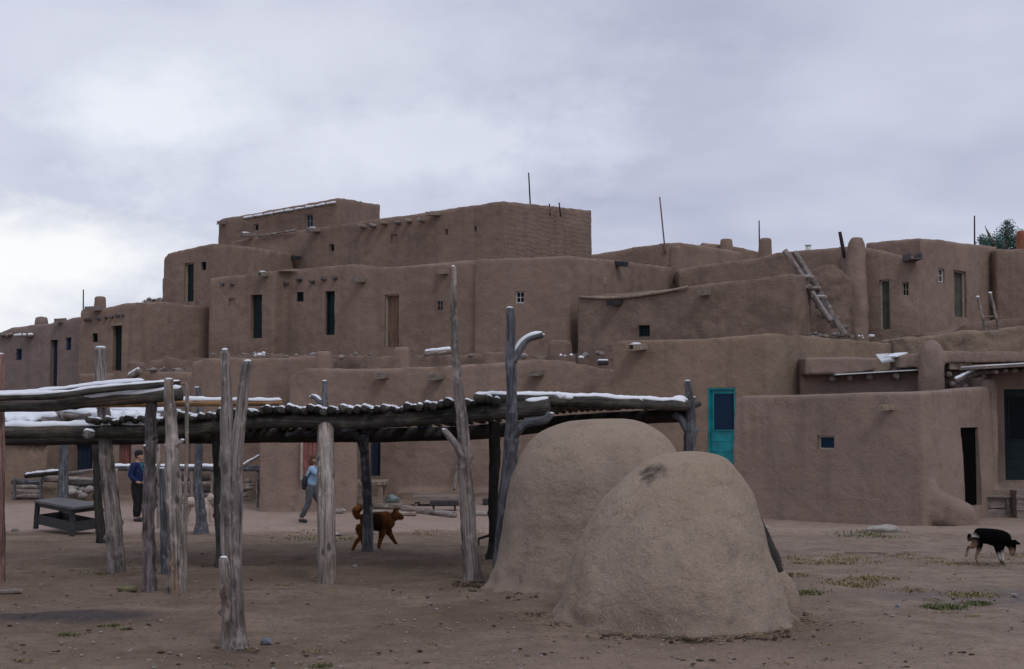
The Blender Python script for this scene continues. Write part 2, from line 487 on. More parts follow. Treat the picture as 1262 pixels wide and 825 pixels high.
    def window(s, i, x0, x1, y0, y1, pane=None, frame=None, inset=.13, bars=(1,1), label=None, fw=.045):
        o, d, n, w, h, ins = s.opening(i, x0, x1, y0, y1, inset)
        up = Vector((0,0,1)); fw = min(fw, w*.16)
        bm = bmesh.new(); fo = -n*(ins+.0); e = .03
        add_box(bm, o+fo-d*e-up*e, d*(fw+e), n*.06, up*(h+2*e))
        add_box(bm, o+fo+d*(w-fw), d*(fw+e), n*.06, up*(h+2*e)-up*e)
        add_box(bm, o+fo+d*fw+up*(h-fw), d*(w-2*fw), n*.06, up*(fw+e))
        add_box(bm, o+fo+d*fw-up*e, d*(w-2*fw), n*.06, up*(fw+e))
        bx, bz = bars
        for j in range(1, bx+1):
            add_box(bm, o+fo+d*(w*j/(bx+1)-.011)+up*fw+n*.012, d*.022, n*.03, up*(h-2*fw))
        for j in range(1, bz+1):
            add_box(bm, o+fo+d*fw+up*(h*j/(bz+1)-.011)+n*.015, d*(w-2*fw), n*.022, up*.022)
        wn = obj('window', bm, frame or P_FRAME, s.t, smooth=False)
        if label: wn['label'] = label
        bm = bmesh.new()
        add_box(bm, o+fo-d*e-up*e-n*.02, d*(w+2*e), n*.026, up*(h+2*e))
        obj('pane', bm, pane or G_DARK, wn, smooth=False)
        return wn
    def niche(s, i, x0, x1, y0, y1, inset=.06):
        s.opening(i, x0, x1, y0, y1, inset-.12)
    def viga(s, i, px, py, r=.085, out=.28, mat=None, snow=False):
        a, d, n = s.seg(i); p = s.hit(i, px, py)
        bm = bmesh.new()
        tube(bm, [p-n*.25, p+n*(out*.4), p+n*out], [r, r, r*.95], seg=12, step=.1, rough=.1, seed=int(px))
        v = obj('viga', bm, mat or W_PALE, s.t)
        if snow:
            bm = bmesh.new(); snow_strip(bm, [p, p+n*out], [r, r], thick=.03, seed=int(px))
            obj('snow', bm, SNOW, v)
    def spout(s, i, px, py, out=.65, w=.24, h=.14, slope=-.10, snow=False, mat=None, left=0.0, r=None):
        """carved wooden roof drain: a trough of three boards"""
        a, d, n = s.seg(i); p = s.hit(i, px, py)
        out *= .72; dirv = (n+d*left*.55+Vector((0,0,slope))).normalized()
        side = dirv.cross(Vector((0,0,1))).normalized(); up = side.cross(dirv)
        b0 = p-dirv*.2
        bm = bmesh.new()
        add_box(bm, b0-side*w/2, side*w, dirv*(out+.2), up*.035, .004)
        add_box(bm, b0-side*w/2+up*.037, side*.035, dirv*(out+.17), up*h, .004)
        add_box(bm, b0+side*(w/2-.035)+up*.037, side*.035, dirv*(out+.14), up*h, .004)
        sp = obj('spout', bm, mat or W_PLNKG, s.t, smooth=False)
        if snow:
            bm = bmesh.new()
            blob(bm, b0+dirv*(.2+out*.45)+up*(.04+h), w*.50, out*.36, .045, 2, .3, int(px))
            obj('snow', bm, SNOW, sp)
        return sp
    def chimney(s, px, y0, y1, wpx, Y, mat=None, r=.07, taper=.92, pot=False):
        top = at(px, y0, Y); bot = at(px, y1, Y); rr = wpx/2/ppm(Y)
        bm = bmesh.new()
        tube(bm, [bot-Vector((0,0,.5)), bot, bot.lerp(top,.6), bot.lerp(top,.93), top], [rr*1.12, rr*1.08, rr, rr*taper, rr*taper*.72], seg=20, step=.1, rough=.07, seed=int(px), wob=.02)
        c = obj('chimney', bm, mat or s.mat, s.t)
        bm = bmesh.new()
        tube(bm, [top-Vector((0,0,.05)), top+Vector((0,0,.012))], [rr*.42, rr*.40], seg=14, step=.1, rough=.05, seed=3)
        obj('flue', bm, DARK, c)
        return c
    def lump(s, pts, radii, seg=14):
        """extra rounded masonry fused into the wall"""
        if s.extra is None: s.extra = bmesh.new()
        tube(s.extra, pts, radii, seg=seg, step=.15, rough=.08, seed=len(s.todo)+7)
        s.todo.append(0)
    def block(s, pts, zb, tops, batter=.02):
        if s.extra is None: s.extra = bmesh.new()
        prism(s.extra, pts, zb, tops, batter)
    def build(s):
        bm = bmesh.new(); A = s.P+s.back
        prism(bm, [(p.x, p.y) for p in A], s.zb, [p.z for p in A], s.batter)
        me = M2(bm)
        if s.extra is not None: me = merge(me, s.extra)
        me = finish(me, s.voxel, s.sm, s.disp, .5)
        if s.cut is not None:
            co = bpy.data.objects.new('cut', M2(s.cut)); C.objects.link(co)
            me = bake(me, [('BOOLEAN', dict(operation='DIFFERENCE', solver='EXACT', object=co))])
            bpy.data.objects.remove(co)
        mats = [s.mat]
        if s.mat2:
            mats.append(s.mat2[0])
            for p in me.polygons:
                if s.mat2[1](p.normal, p.center): p.material_index = 1
        idx = [p.material_index for p in me.polygons]
        s.wall = obj('wall', me, mats, s.t)
        s.wall.data.polygons.foreach_set('material_index', [min(i, len(mats)-1) for i in idx])
        s.wall.data.set_sharp_from_angle(angle=R(50))
        # make the wall the first part
        return s
HG = 'stacked adobe houses of the village'
# ---- top storeys
h = House('highest adobe house, its roof edge lined with snowy boards', [(269,70,270),(340,68.6,258),(418,67,243),(469,73,252)], corner=2, mat=A_UP, voxel=.11, group=HG)
h.window(1, 376.5,385.5,264,281, frame=P_FRAME, pane=G_BLUE)
h.window(0, 313,318.5,276,285, frame=P_FRAME, bars=(0,0))
h.spout(0, 276,277, snow=False)
a = h.hit(0,300,270,.25); b_ = h.hit(1,415,250.5,.25)
for k in range(9):
    p = a.lerp(b_, k/9); q = a.lerp(b_, (k+.93)/9)
    bm = bmesh.new(); tube(bm, [p, p.lerp(q,.5), q], [.06,.07,.055], seg=10, step=.3, rough=.15, seed=k)
    v = obj('eave_log', bm, W_GREY, h.t)
    bm = bmesh.new(); snow_strip(bm, [p, q], [.06,.06], thick=.06, seed=k, cover=1.3); obj('snow', bm, SNOW, v)
h.build()
h = House('long top-storey adobe house with a row of beam ends under its roof', [(283,66.4,297),(361,64.9,285),(441,63,273),(542,61.2,259),(622,60,247.5),(729,66,259)], corner=4, mat=A_UP, voxel=.1, group=HG)
for x,y in ((449,280),(462,279),(476,276),(492,275),(506,273),(522,272)):
    h.viga(2, x, y, r=.10, out=.42, mat=W_PALE)
h.spout(2, 539,266, out=.9, w=.34, snow=False, mat=W_PLANK, left=-.4)
h.spout(0, 309,292, out=.9, w=.35, snow=True, left=-.5); h.spout(1, 392,286, out=.9, w=.35, snow=True, left=-.5)
h.mat2 = (A_BRICK, lambda n, c: n.x > .45 and c.x > -.6)
h.window(1, 406,412,301,310.5, frame=A_UP, bars=(0,0)); h.window(3, 548.8,551.6,282.5,289.5, frame=A_UP, bars=(0,0)); h.window(3, 584.6,587.4,279,285.5, frame=A_UP, bars=(0,0))
h.niche(2, 482,490,289,300)
for k in range(6):
    p = h.hit(0, 318+k*8, 291.5-k*1.3, .12); q = h.hit(0, 325+k*8, 290.4-k*1.3, .12)
    bm = bmesh.new(); tube(bm, [p, q], [.06,.05], seg=8, step=.3, rough=.15, seed=k+40); obj('eave_log', bm, W_GREY, h.t)
h.build()
h = House('upper adobe house with tall dark door and small square window, at the left skyline', [(201,62,318),(208,61.8,311),(263,60,299.5),(300,61.7,303),(363,64.6,312)], corner=2, mat=A_MAUVE, voxel=.08, group=HG)
h.door(1, 227,239,324,372, P_TEALD, P_FRAME, planks=2); h.window(1, 248,254,323,333, frame=P_TEALD, bars=(0,0))
h.spout(3, 361,320, out=.5, w=.3, mat=W_PLNKD)
h.build()
# ---- long middle terrace
h = House('long middle-storey adobe house with three narrow doors and a brown plank door', [(258,55.8,343),(300,55.2,338),(338,54.6,333),(352,55.1,332),(438,53.4,325),(490,52.6,329),(556,51.6,325),(588,51.1,320)], depth=7, mat=A_MAUVE, voxel=.09, group=HG)
h.niche(0, 282,290,368,377)
h.door(1, 309,323,363.5,417, P_TEALD, None, planks=2, label='dark green narrow door with a pale sill')
h.window(3, 365,374,360,372, frame=P_TEALD, bars=(0,0)); h.door(3, 400.5,412.6,359,413, P_TEALD, P_TEALD, planks=2)
h.door(4, 474,491.5,363,428, W_DOORB, P_FRAME, planks=4, label='brown plank door with pale frame', handle=True)
h.window(5, 538,547,370,384, frame=A_MAUVE, pane=G_BLUE, inset=.05)
for x,y in ((354.5,349),(370,345),(386,347),(400.6,344),(414,343)): h.viga(3, x, y, r=.09, out=.16, mat=W_BARK)
for x,y in ((275,350),(287,350)): h.viga(0, x, y, r=.08, out=.10, mat=W_BARK)
h.spout(1, 328,341, snow=True, out=.6, left=-.3); h.spout(4, 447,348, out=.8, left=-.4, w=.3); h.spout(5, 549,338, out=.6, left=-.4, w=.26, mat=W_PLANK)
h.build()
h = House('middle adobe block with one white-framed window left of the sagging wall', [(584,50.9,320),(640,50.4,318),(702,50,315),(764,53.6,321),(830,58,329)], corner=2, mat=A_MAUVE, voxel=.09, group=HG)
h.window(0, 635,646.5,359,374, frame=P_WHITE, pane=G_DARK); h.spout(2, 760,328, out=.6, w=.3, mat=W_PLNKD); h.build()
# ---- left wing
h = House('far left adobe house with blue washed windows and a tall blue door', [(-60,60,428),(0,58,409),(14,57.8,404),(50,57.2,399),(75,56.7,396),(100,56,389)], depth=7, mat=A_BLUE, voxel=.1, group=HG)
h.window(2, 20,27,430,444, frame=P_BLUE, pane=G_BLUE, bars=(0,0)); h.door(3, 62,71,419,476, P_NAVY, None, planks=2)
h.window(4, 81,88,416,432, frame=P_BLUE, pane=G_BLUE, bars=(0,1)); h.chimney(51,391,402,15,58)
for k in range(5): h.viga(1, 3+k*3, 412.5+(k%2), r=.07, out=.2, mat=W_PALE)
h.spout(2, 38,415.5, out=.6, w=.3, slope=0)
p = h.hit(2,17,414.5,.3); q = h.hit(2,41,413.8,.3)
bm = bmesh.new(); tube(bm, [p,q], [.05,.05], seg=8, step=.3); v = obj('eave_log', bm, W_GREY, h.t)
bm = bmesh.new(); snow_strip(bm, [p,q],[.05,.05], thick=.06, cover=1.3); obj('snow', bm, SNOW, v)
h.spout(4, 75,398, out=.4, w=.25, mat=W_PLNKG)
h.build()
h = House('left wing adobe house with roof chimney and door beside a small window', [(98,54.9,382),(104,54.8,379),(116,54.6,382),(157,54,373),(205,55.4,371.5),(262,57,378)], corner=3, mat=A_MAUVE, voxel=.09, group=HG)
h.door(2, 139,150,402,457, P_TEALD, None, planks=2, label='dark door under a pale lintel'); h.window(2, 114,120.5,411,422, frame=P_TEALD, bars=(0,0)); h.chimney(123,366,381,14,56)
for x,y in ((107,394.5),(111,394.5),(123,393.5),(132,391.5),(139,390.5),(146,389.5),(152,388.5)): h.viga(2, x, y, r=.06, out=.14, mat=W_BARK)
h.spout(2, 121,383, out=.8, w=.35, left=-.3)
p = h.hit(2,138,401,.02); q = h.hit(2,151,399.5,.02)
bm = bmesh.new(); board(bm, p, q, .14, .09); obj('lintel', bm, W_PLANK, h.t, smooth=False)
h.build()
# ---- right wing
h = House('back adobe house on the skyline above the sagging wall', [(726,61.5,313),(762,61,308),(823,60,298.5),(839,60,298),(917,64,310)], corner=3, mat=A_MAUVE, voxel=.11, group=HG)
h.chimney(832,304,332,15,58.5); h.build()
h = House('rear adobe house with two squat chimneys behind the ladder house', [(865,66,299),(905,66,303),(960,66,315)], depth=6, mat=A_MAUVE, voxel=.12, group=HG)
h.chimney(895,295,306,15,65.8); h.chimney(943,294,316,16,56, mat=A_MAUVE); h.build()
h = House('low adobe room behind the ladder with a ragged roof edge', [(836,57,331),(880,56,324),(929,55,319),(960,54.4,311),(1046,53,303),(1060,53,303)], depth=5, mat=A_MAUVE, voxel=.1, group=HG); h.build()
h = House('sagging worn adobe house with one dark window under the wooden ladder', [(711,49.5,366),(760,48.9,367),(812,48.2,360.5),(849,47.6,353),(925,46.7,343),(978,46,337),(1000,47.2,341)], corner=5, mat=A_RUIN, voxel=.08, group=HG, disp=((1.6,.10),(.4,.08)))
h.window(1, 787,801,401,415, frame=P_TEALD, pane=G_DARK, bars=(2,2))
h.spout(1, 762,376, out=.7, w=.3, mat=W_PLNKD, left=-.5); h.spout(3, 871,364, out=.6, w=.28, left=-.5)
# narrow drip ledge of poles along the sag
pts = [h.hit(0,714,366,.06), h.hit(0,758,367.5,.06), h.hit(1,812,361,.06), h.hit(2,848,354,.06)]
bm = bmesh.new(); tube(bm, pts, [.05,.06,.06,.05], seg=8, step=.25, rough=.4, seed=5); obj('drip_ledge', bm, W_PLANK, h.t)
h.build()
h = House('crumbling adobe wall stub between the ladder and the round buttress', [(985,48.8,338),(1004,48.6,330),(1022,48.4,324),(1033,48.4,327),(1050,48.6,342)], depth=1.6, mat=A_RUIN, voxel=.08, group=HG, disp=((.8,.25),(.3,.1)))
h.build()
h = House('right wing adobe house with green door and small window beside a round buttress', [(1054,50.9,302),(1085,50.4,308),(1117,50.1,316.5),(1131,50,317.5),(1136,51,317)], depth=3, mat=A_PINK, voxel=.08, group=HG)
b0 = at(1055,412,50.2); h.lump([Vector((b0.x,b0.y,0)), b0, at(1055,340,50.3), at(1056,300,50.4), at(1056,293,50.4)], [.55,.45,.36,.30,.2])
h.door(0, 1084,1097,345,406, P_GREEN, P_FRAME, planks=2, label='grey green door in a pale frame'); h.window(1, 1112,1120.5,348,365, frame=P_FRAME)
h.spout(2, 1121,323, out=1.1, w=.42, h=.2, slope=.02, left=.6, mat=W_BARK); h.build()
h = House('far right adobe house with white-framed window and open-looking door under the rooftop mast', [(1066,53.5,299),(1134,51.2,293),(1180,53.4,298),(1229,56,304)], corner=1, mat=A_PINK, voxel=.09, group=HG)
h.window(1, 1156,1164,331,348, frame=P_WHITE); h.door(1, 1176,1191,334,391, P_GREEN, P_FRAME, planks=2); h.build()
h = House('adobe house cut by the right edge of the photo, with a red clay chimney', [(1226,55,307),(1310,54,305)], depth=6, mat=A_MAUVE, voxel=.11, group=HG)
h.chimney(1259,285,308,12,57, mat=REDCLAY); h.build()
h = House('low roof wall behind the pole ladder tops at far right', [(1135,48.6,411),(1172,48.3,409),(1190,48,399),(1230,47.8,393),(1320,47.6,389)], depth=2.5, mat=A_RUIN, voxel=.09, group=HG); h.build()
h = House('low adobe terrace with a ragged crest above the porch roofs', [(1098,46.6,418),(1140,46,413.5),(1180,45.5,410),(1262,45,403),(1330,44.6,400)], depth=2.5, mat=A_STRAW, voxel=.08, group=HG, disp=((.8,.2),(.3,.1)))
h.build()
# ---- lower storeys
h = House('stone-strewn adobe terrace under the left wing', [(156,52,446),(200,51.8,440),(300,51.5,438),(420,51,437),(590,50.4,438),(720,49.6,436)], depth=2.5, mat=A_RUIN, voxel=.1, group=HG, disp=((.9,.25),(.3,.1))); h.build()
h = House('plain low adobe house left of centre with a stubby round chimney', [(236,47.6,446),(252,47.4,441),(300,47.3,442),(345,47.2,441),(400,47.2,438)], depth=3.5, mat=A_MAUVE, voxel=.09, group=HG)
h.chimney(399,433,458,21,46.6); h.build()
h = House('low adobe house behind the post-and-pole roofs at left', [(96,50.6,461),(140,50.5,459),(175,50.4,458),(236,50.2,457),(262,50,458)], depth=2, mat=A_MAUVE, voxel=.1, group=HG); h.build()
h = House('shadowed ground-floor adobe house with blue plank door and red door', [(50,48,508),(190,48,508),(330,48,508)], depth=2, mat=A_SMOOTH, voxel=.09, group=HG)
h.door(0, 91,114,546,582, P_NAVY, None, planks=5, label='weathered blue plank door'); h.door(0, 147,162,545,575, P_RED, None, planks=3, label='faded red door')
h.build()
h = House('ground-floor adobe house at the left edge with a row of rafter ends', [(-70,45,508),(58,45,508)], depth=4, mat=A_BROWN, voxel=.09, group=HG)
for x in (28,37,46,55): h.viga(0, x, 548, r=.07, out=.15, mat=W_BARK)
p = h.hit(0,3,545,.08); q = h.hit(0,57,545,.08)
bm = bmesh.new(); board(bm, p, q, .2, .08); obj('eave_board', bm, W_PLNKG, h.t, smooth=False)
h.build()
h = House('wide ground-floor adobe house behind the pole roof, with three roof drains', [(356,45.4,464),(362,45.3,457),(376,45.2,454),(430,45,455.5),(496,44.8,454),(558,44.8,450),(610,44.9,448),(650,44.9,443),(695,45,442),(753,45.3,454),(760,45.4,456)], depth=4.5, mat=A_PINK, voxel=.07, group=HG)
q0, q1 = at(320,600,38.9), at(440,600,38.9)
h.block([(q0.x,q0.y),(q1.x,q1.y),(q1.x-.9,q1.y+6.5),(q0.x-.9,q0.y+6.5)], -.8, [at(380,512,38.9).z]*4, .05)
h.door(3, 456,469,520,587, P_NAVY, None, planks=3, label='dark blue plank door')
h.window(4, 514,533,521,535, frame=P_BLUE, pane=G_BLUE, bars=(2,0)); h.window(5, 565,576,525,541, frame=P_BLUE, pane=G_BLUE, bars=(0,0))
h.spout(3, 474,466, out=.6, w=.28, left=-.6, mat=W_PLNKG); h.spout(4, 541,467, out=.9, w=.32, left=-.6, mat=W_PLNKG); h.spout(7, 664,462, out=.9, w=.34, left=-.7, mat=W_PLNKG)
h.chimney(495.5,428,456,21,46); h.chimney(611,434,452,30,47,mat=A_RUIN); h.chimney(690,420,446,30,47.5,mat=A_RUIN)
# base plinth of earth and stones
for xx in range(500, 760, 14):
    g = at(xx, 606+random.uniform(-2,2), 44.6)
    h.lump([g+Vector((-.3,0,-.3)), g+Vector((.3,0,-.25))], [.3,.28], 8)
h.build()
bm = bmesh.new(); p = at(374,545,38.72)
w = at(391,545,38.72).x-p.x
dr = None
for k in range(3): add_box(bm, Vector((p.x+w*k/3+.004, 38.70, at(380,592,38.7).z)), Vector((w/3-.008,0,0)), Vector((0,.16,0)), Vector((0,0,at(380,545,38.7).z-at(380,592,38.7).z)), .006)
dr = obj('door', bm, P_RED, h.t, smooth=False); dr['label'] = 'faded red door in the projecting room'
bm = bmesh.new(); z0 = at(380,592,38.7).z; z1 = at(380,543,38.7).z
add_box(bm, Vector((p.x-.07,38.66,z0)), Vector((.07,0,0)), Vector((0,.2,0)), Vector((0,0,z1-z0)))
add_box(bm, Vector((p.x+w,38.66,z0)), Vector((.07,0,0)), Vector((0,.2,0)), Vector((0,0,z1-z0)))
add_box(bm, Vector((p.x-.07,38.66,z1)), Vector((w+.14,0,0)), Vector((0,.2,0)), Vector((0,0,.07)))
obj('frame', bm, P_FRAME, dr, smooth=False)
h = House('big square adobe house with the turquoise glazed door', [(756,42,424),(764,41.9,420),(850,41.2,418),(925,40.5,413.5),(946,40.2,410.5),(1000,42.4,414),(1105,47,424)], corner=4, mat=A_BROWN, voxel=.06, group=HG)
h.door(2, 872.5,907,478,582, P_TEAL, P_TEAL, planks=1, label='turquoise door with a dark glass pane', inset=.10, glassy=(.20,.92,.50,.93))
h.spout(1, 791,431, out=.9, w=.34, snow=True, left=-.7, mat=W_PLANK)
h.mat2 = (A_STRAW, lambda n, c: n.x > .30 and c.x > 6.9)
h.build()
# ---- house with chimney buttress, parapet rolls and beam ends (behind the front room)
h = House('adobe house behind the front room with round chimney buttress and thick parapets', [(986,41.4,458),(1080,41.0,456),(1165,40.7,455),(1212,40.5,455)], depth=3.5, mat=A_SMOOTH, voxel=.06, group=HG, disp=((1.6,.08),(.35,.03)))
def roll(pl, zl):
    bot = [at(a_, c_, Y_) for a_, Y_, t_, c_ in pl]; top = [at(a_, t_, Y_) for a_, Y_, t_, c_ in pl]
    for i in range(len(pl)-1):
        b0, b1, t0, t1 = bot[i], bot[i+1], top[i], top[i+1]
        if h.extra is None: h.extra = bmesh.new()
        v = [Vector((b0.x,b0.y,b0.z)),Vector((b1.x,b1.y,b1.z)),Vector((b1.x,b1.y+1,b1.z)),Vector((b0.x,b0.y+1,b0.z)),
             Vector((t0.x,t0.y,t0.z)),Vector((t1.x,t1.y,t1.z)),Vector((t1.x,t1.y+1,t1.z)),Vector((t0.x,t0.y+1,t0.z))]
        vv = [h.extra.verts.new(q) for q in v]; fs = []
        for idx in ((0,3,2,1),(4,5,6,7),(0,1,5,4),(1,2,6,5),(2,3,7,6),(3,0,4,7)): fs.append(h.extra.faces.new([vv[k] for k in idx]))
        bmesh.ops.recalc_face_normals(h.extra, faces=fs)
roll([(992,40.7,440,463),(1035,40.6,441,461),(1083,40.5,441,456)], 0)
roll([(1107,40.5,438,454),(1140,40.4,434,452)], 0)
roll([(1158,40.3,433,448),(1330,39.4,432.5,446)], 0)
c0 = at(1148,484,40.3); h.lump([Vector((c0.x,c0.y,-.6)), c0, at(1148,450,40.3), at(1147,430,40.3), at(1146,421,40.3)], [.40,.38,.36,.30,.17], 18)
for x,y in ((1025.5,467.5),(1047.5,466),(1070.5,464.5),(1103,464)): h.viga(0 if x<1075 else 1, x, y, r=.10, out=.34, mat=W_PALE)
h.viga(2, 1168,462, r=.09, out=.4, mat=W_GREY); h.viga(2, 1172,474, r=.10, out=.3, mat=W_GREY); h.viga(2, 1190,478, r=.10, out=.3, mat=W_GREY)
bm = bmesh.new(); add_box(bm, at(1030,462.5,40.45), at(1133,456.5,40.45)-at(1030,462.5,40.45), Vector((0,.7,0)), Vector((0,0,.03)))
obj('tin_flashing', bm, TIN, h.t, smooth=False)
h.build()
bm = bmesh.new(); p = at(1086,447,40.9); add_box(bm, p, at(1107,446,40.9)-p, Vector((.15,1.2,.25)), Vector((0,0,.04)))
obj('roof_sheet', bm, TIN, thing('tin_roof_sheet', 'pale tin sheet lying in the gap between two rolled parapets', 'tin sheet', p), smooth=False)
bm = bmesh.new(); p = at(1097,440,40.7); board(bm, p, at(1111,435.5,40.9), .5, .04); 
tag(obj('roof_board', bm, SNOW, None, p, smooth=False), 'short snow-covered board propped above the tin sheet', 'board')
# ---- porch house at the right edge
h = House('porch house at the right edge with a dark glazed door and plank step', [(1222,38.6,452),(1340,38.2,450)], depth=4, mat=A_SMOOTH, voxel=.06, group=HG, disp=((1.6,.05),(.35,.02)))
h.door(0, 1238,1272,480,592, P_TEALD, None, planks=1, inset=.10, label='tall dark door with a glass pane', glassy=(.2,.85,.45,.92), gp=G_DARK)
c0 = at(1218,620,37.6); h.lump([Vector((c0.x,c0.y,-.6)), c0, at(1219,540,37.6), at(1219,480,37.6), at(1219,468,37.6)], [.30,.25,.22,.2,.12], 14)
g0, g1 = at(1206,605,37.2), at(1340,605,37.2)
h.block([(g0.x,g0.y),(g1.x,g1.y),(g1.x,g1.y+1.6),(g0.x,g0.y+1.6)], -.8, [at(1230,603,37.2).z]*4, .02)
# porch roof: boards on rafters
p = at(1213,455,36.9); q = at(1345,447,36.3)
bm = bmesh.new(); add_box(bm, p, q-p, Vector((.1,2.4,.03)), Vector((0,0,.07)), .01); rf = obj('porch_roof', bm, W_PLNKG, h.t, smooth=False)
bm = bmesh.new(); add_box(bm, p+Vector((.02,-.02,.072)), q-p, Vector((.1,2.3,.03)), Vector((0,0,.03)), .008); obj('snow', bm, SNOW, rf, smooth=False)
for x in (1228,1240,1252,1266,1282):
    a_ = at(x, 458-(x-1228)*.05, 37.0); bm = bmesh.new(); tube(bm, [a_, a_+Vector((.05,2.0,.02))], [.06,.06], seg=10, step=.3, seed=x); obj('rafter', bm, W_GREY, h.t)
h.build()
bm = bmesh.new(); p = at(1206,612,36.9); q = at(1247,612,36.7)
zt = at(1226,613,36.9).z; zb = at(1226,640,36.9).z
add_box(bm, Vector((p.x,36.9,zb+.28)), Vector((q.x-p.x,-.1,0)), Vector((0,.05,0)), Vector((0,0,zt-zb-.30)), .01)
add_box(bm, Vector((p.x,36.85,zb)), Vector((q.x-p.x,-.1,0)), Vector((0,.05,0)), Vector((0,0,.26)), .01)
for x in (p.x+.05, q.x-.12): add_box(bm, Vector((x,36.75,zb-.05)), Vector((.09,0,0)), Vector((0,.05,0)), Vector((0,0,zt-zb)), .01)
add_box(bm, Vector((p.x,36.8,zt)), Vector((q.x-p.x,-.1,0)), Vector((0,.4,0)), Vector((0,0,.05)), .01)
tag(obj('plank_step', bm, W_PLNKG, None, (p.x,36.9,zb), smooth=False), 'grey plank step below the porch door at the right edge', 'plank step')
bm = bmesh.new(); x0 = at(1250,640,36.6)
add_box(bm, Vector((x0.x,36.4,terrain(0,36))), Vector((.7,0,0)), Vector((0,.5,0)), Vector((0,0,.7)), .01)
for k in range(2): add_box(bm, Vector((x0.x-.02,36.37,terrain(0,36)+.2+.3*k)), Vector((.75,0,0)), Vector((0,.03,0)), Vector((0,0,.1)))
tag(obj('wooden_crate', bm, W_PLNKG, None, (x0.x,36.4,terrain(0,36)), smooth=False), 'grey slatted crate beside the plank step', 'crate')
# ---- front room
h = House('smooth front adobe room with a small blue window and black doorway', [(905,36.7,492),(909,36.65,488),(960,36.1,487),(1060,34.7,485.5),(1135,33.8,484),(1180,35.5,480),(1220,37.3,477)], corner=4, mat=A_SMOOTH, voxel=.055, smooth=3, batter=.12, group=HG, disp=((1.8,.10),(.35,.025)))
h.window(2, 1008,1029,537,554.5, frame=P_FRAME, pane=G_BLUE, inset=.11, bars=(0,0))
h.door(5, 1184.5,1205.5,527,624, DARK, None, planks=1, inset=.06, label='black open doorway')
h.spout(3, 1099,505.5, out=.55, w=.17, h=.10, slope=-.06, left=-.8, mat=W_PLANK)
q = [at(1136,560,34.1), at(1142,592,34.0), at(1152,613,33.9), at(1172,622,33.9), at(1188,630,33.95), at(1197,641,34.0)]
h.lump([q[0]+Vector((-.1,.4,0)), q[1]+Vector((0,.25,0)), q[2]+Vector((0,.2,-.05)), q[3]+Vector((0,.2,-.12)), q[4]+Vector((0,.2,-.15)), q[5]+Vector((0,.2,-.15))], [.12,.22,.30,.34,.34,.26], 14)
q2 = [a_-Vector((0,0,.35)) for a_ in q[2:]]
h.lump([q2[0]+Vector((-.3,.3,0))]+[a_+Vector((0,.2,0)) for a_ in q2], [.3]+[.32]*len(q2), 14)
h.build()
# ------------------------------------------------------------------ bread ovens
def oven(name, label, cx, cy, prof, mat, squash=1.0, dent=None, seed=0, flatx=1.0, lean=0.0):
    zb = terrain(cx, cy)-.12
    P, Rr = [], []
    # profile: list (radius, z)
    pts, _ = resample([Vector((r, 0, z)) for r, z in prof], [0]*len(prof), .03)
    bm = bmesh.new(); seg = 150; rings = []
    so = Vector((seed*5.1, seed*2.7, 0))
    for p in pts:
        ring = []
        for k in range(seg):
            a = 2*math.pi*k/seg; r = max(p.x, .0)
            c = Vector((math.cos(a)*flatx, math.sin(a), 0))
            q = Vector((c.x*r, c.y*r, p.z))
            dsp = .055*noise.noise(q*1.1+so)+.02*noise.noise(q*3.1+so)+.008*noise.noise(q*11+so)
            if p.z < .35: dsp += (.35-p.z)*.45*noise.noise(q*4.3+so)
            n = Vector((c.x, c.y, .5 if p.z > .9 else .1)).normalized()
            q2 = q+n*dsp*min(1, r*3+.3)
            w = Vector((cx+lean*(p.z/1.8)**4, cy, zb))+q2
            if dent:
                dd = (w-Vector(dent)).length
                w = w+(-n)*.05*math.exp(-(dd/.13)**2)
            ring.append(bm.verts.new(w))
        rings.append(ring)
    for a, b in zip(rings, rings[1:]):
        for k in range(seg):
            bm.faces.new((a[k], a[(k+1)%seg], b[(k+1)%seg], b[k]))
    bm.faces.new(rings[0][::-1])
    bmesh.ops.recalc_face_normals(bm, faces=bm.faces)
    t = thing(name, label, 'clay oven', (cx, cy, zb+.1), 'domed clay bread ovens')
    obj('oven_body', bm, mat, t)
    return t
k = 1/115.0
prof = [(0,207),(14,206.5),(28,204.5),(43,200),(57,192),(72,179),(85,165),(97,148),(108,126),(117,104),(126,80),(134,58),(139,38),(144,22),(148,12),(152,4),(156,-8),(158,-22)]
soot = at(806,594,14.95)
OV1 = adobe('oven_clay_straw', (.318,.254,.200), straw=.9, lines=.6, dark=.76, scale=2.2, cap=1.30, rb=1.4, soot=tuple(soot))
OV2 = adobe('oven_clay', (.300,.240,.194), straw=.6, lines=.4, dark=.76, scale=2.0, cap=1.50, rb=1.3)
t = oven('bread_oven', 'nearer domed clay oven with a black soot mark near its top', 1.71, 15.3, [(r*k*.97, (z+8)*k) for r,z in prof[::-1]], OV1, dent=soot, seed=1, lean=.17)
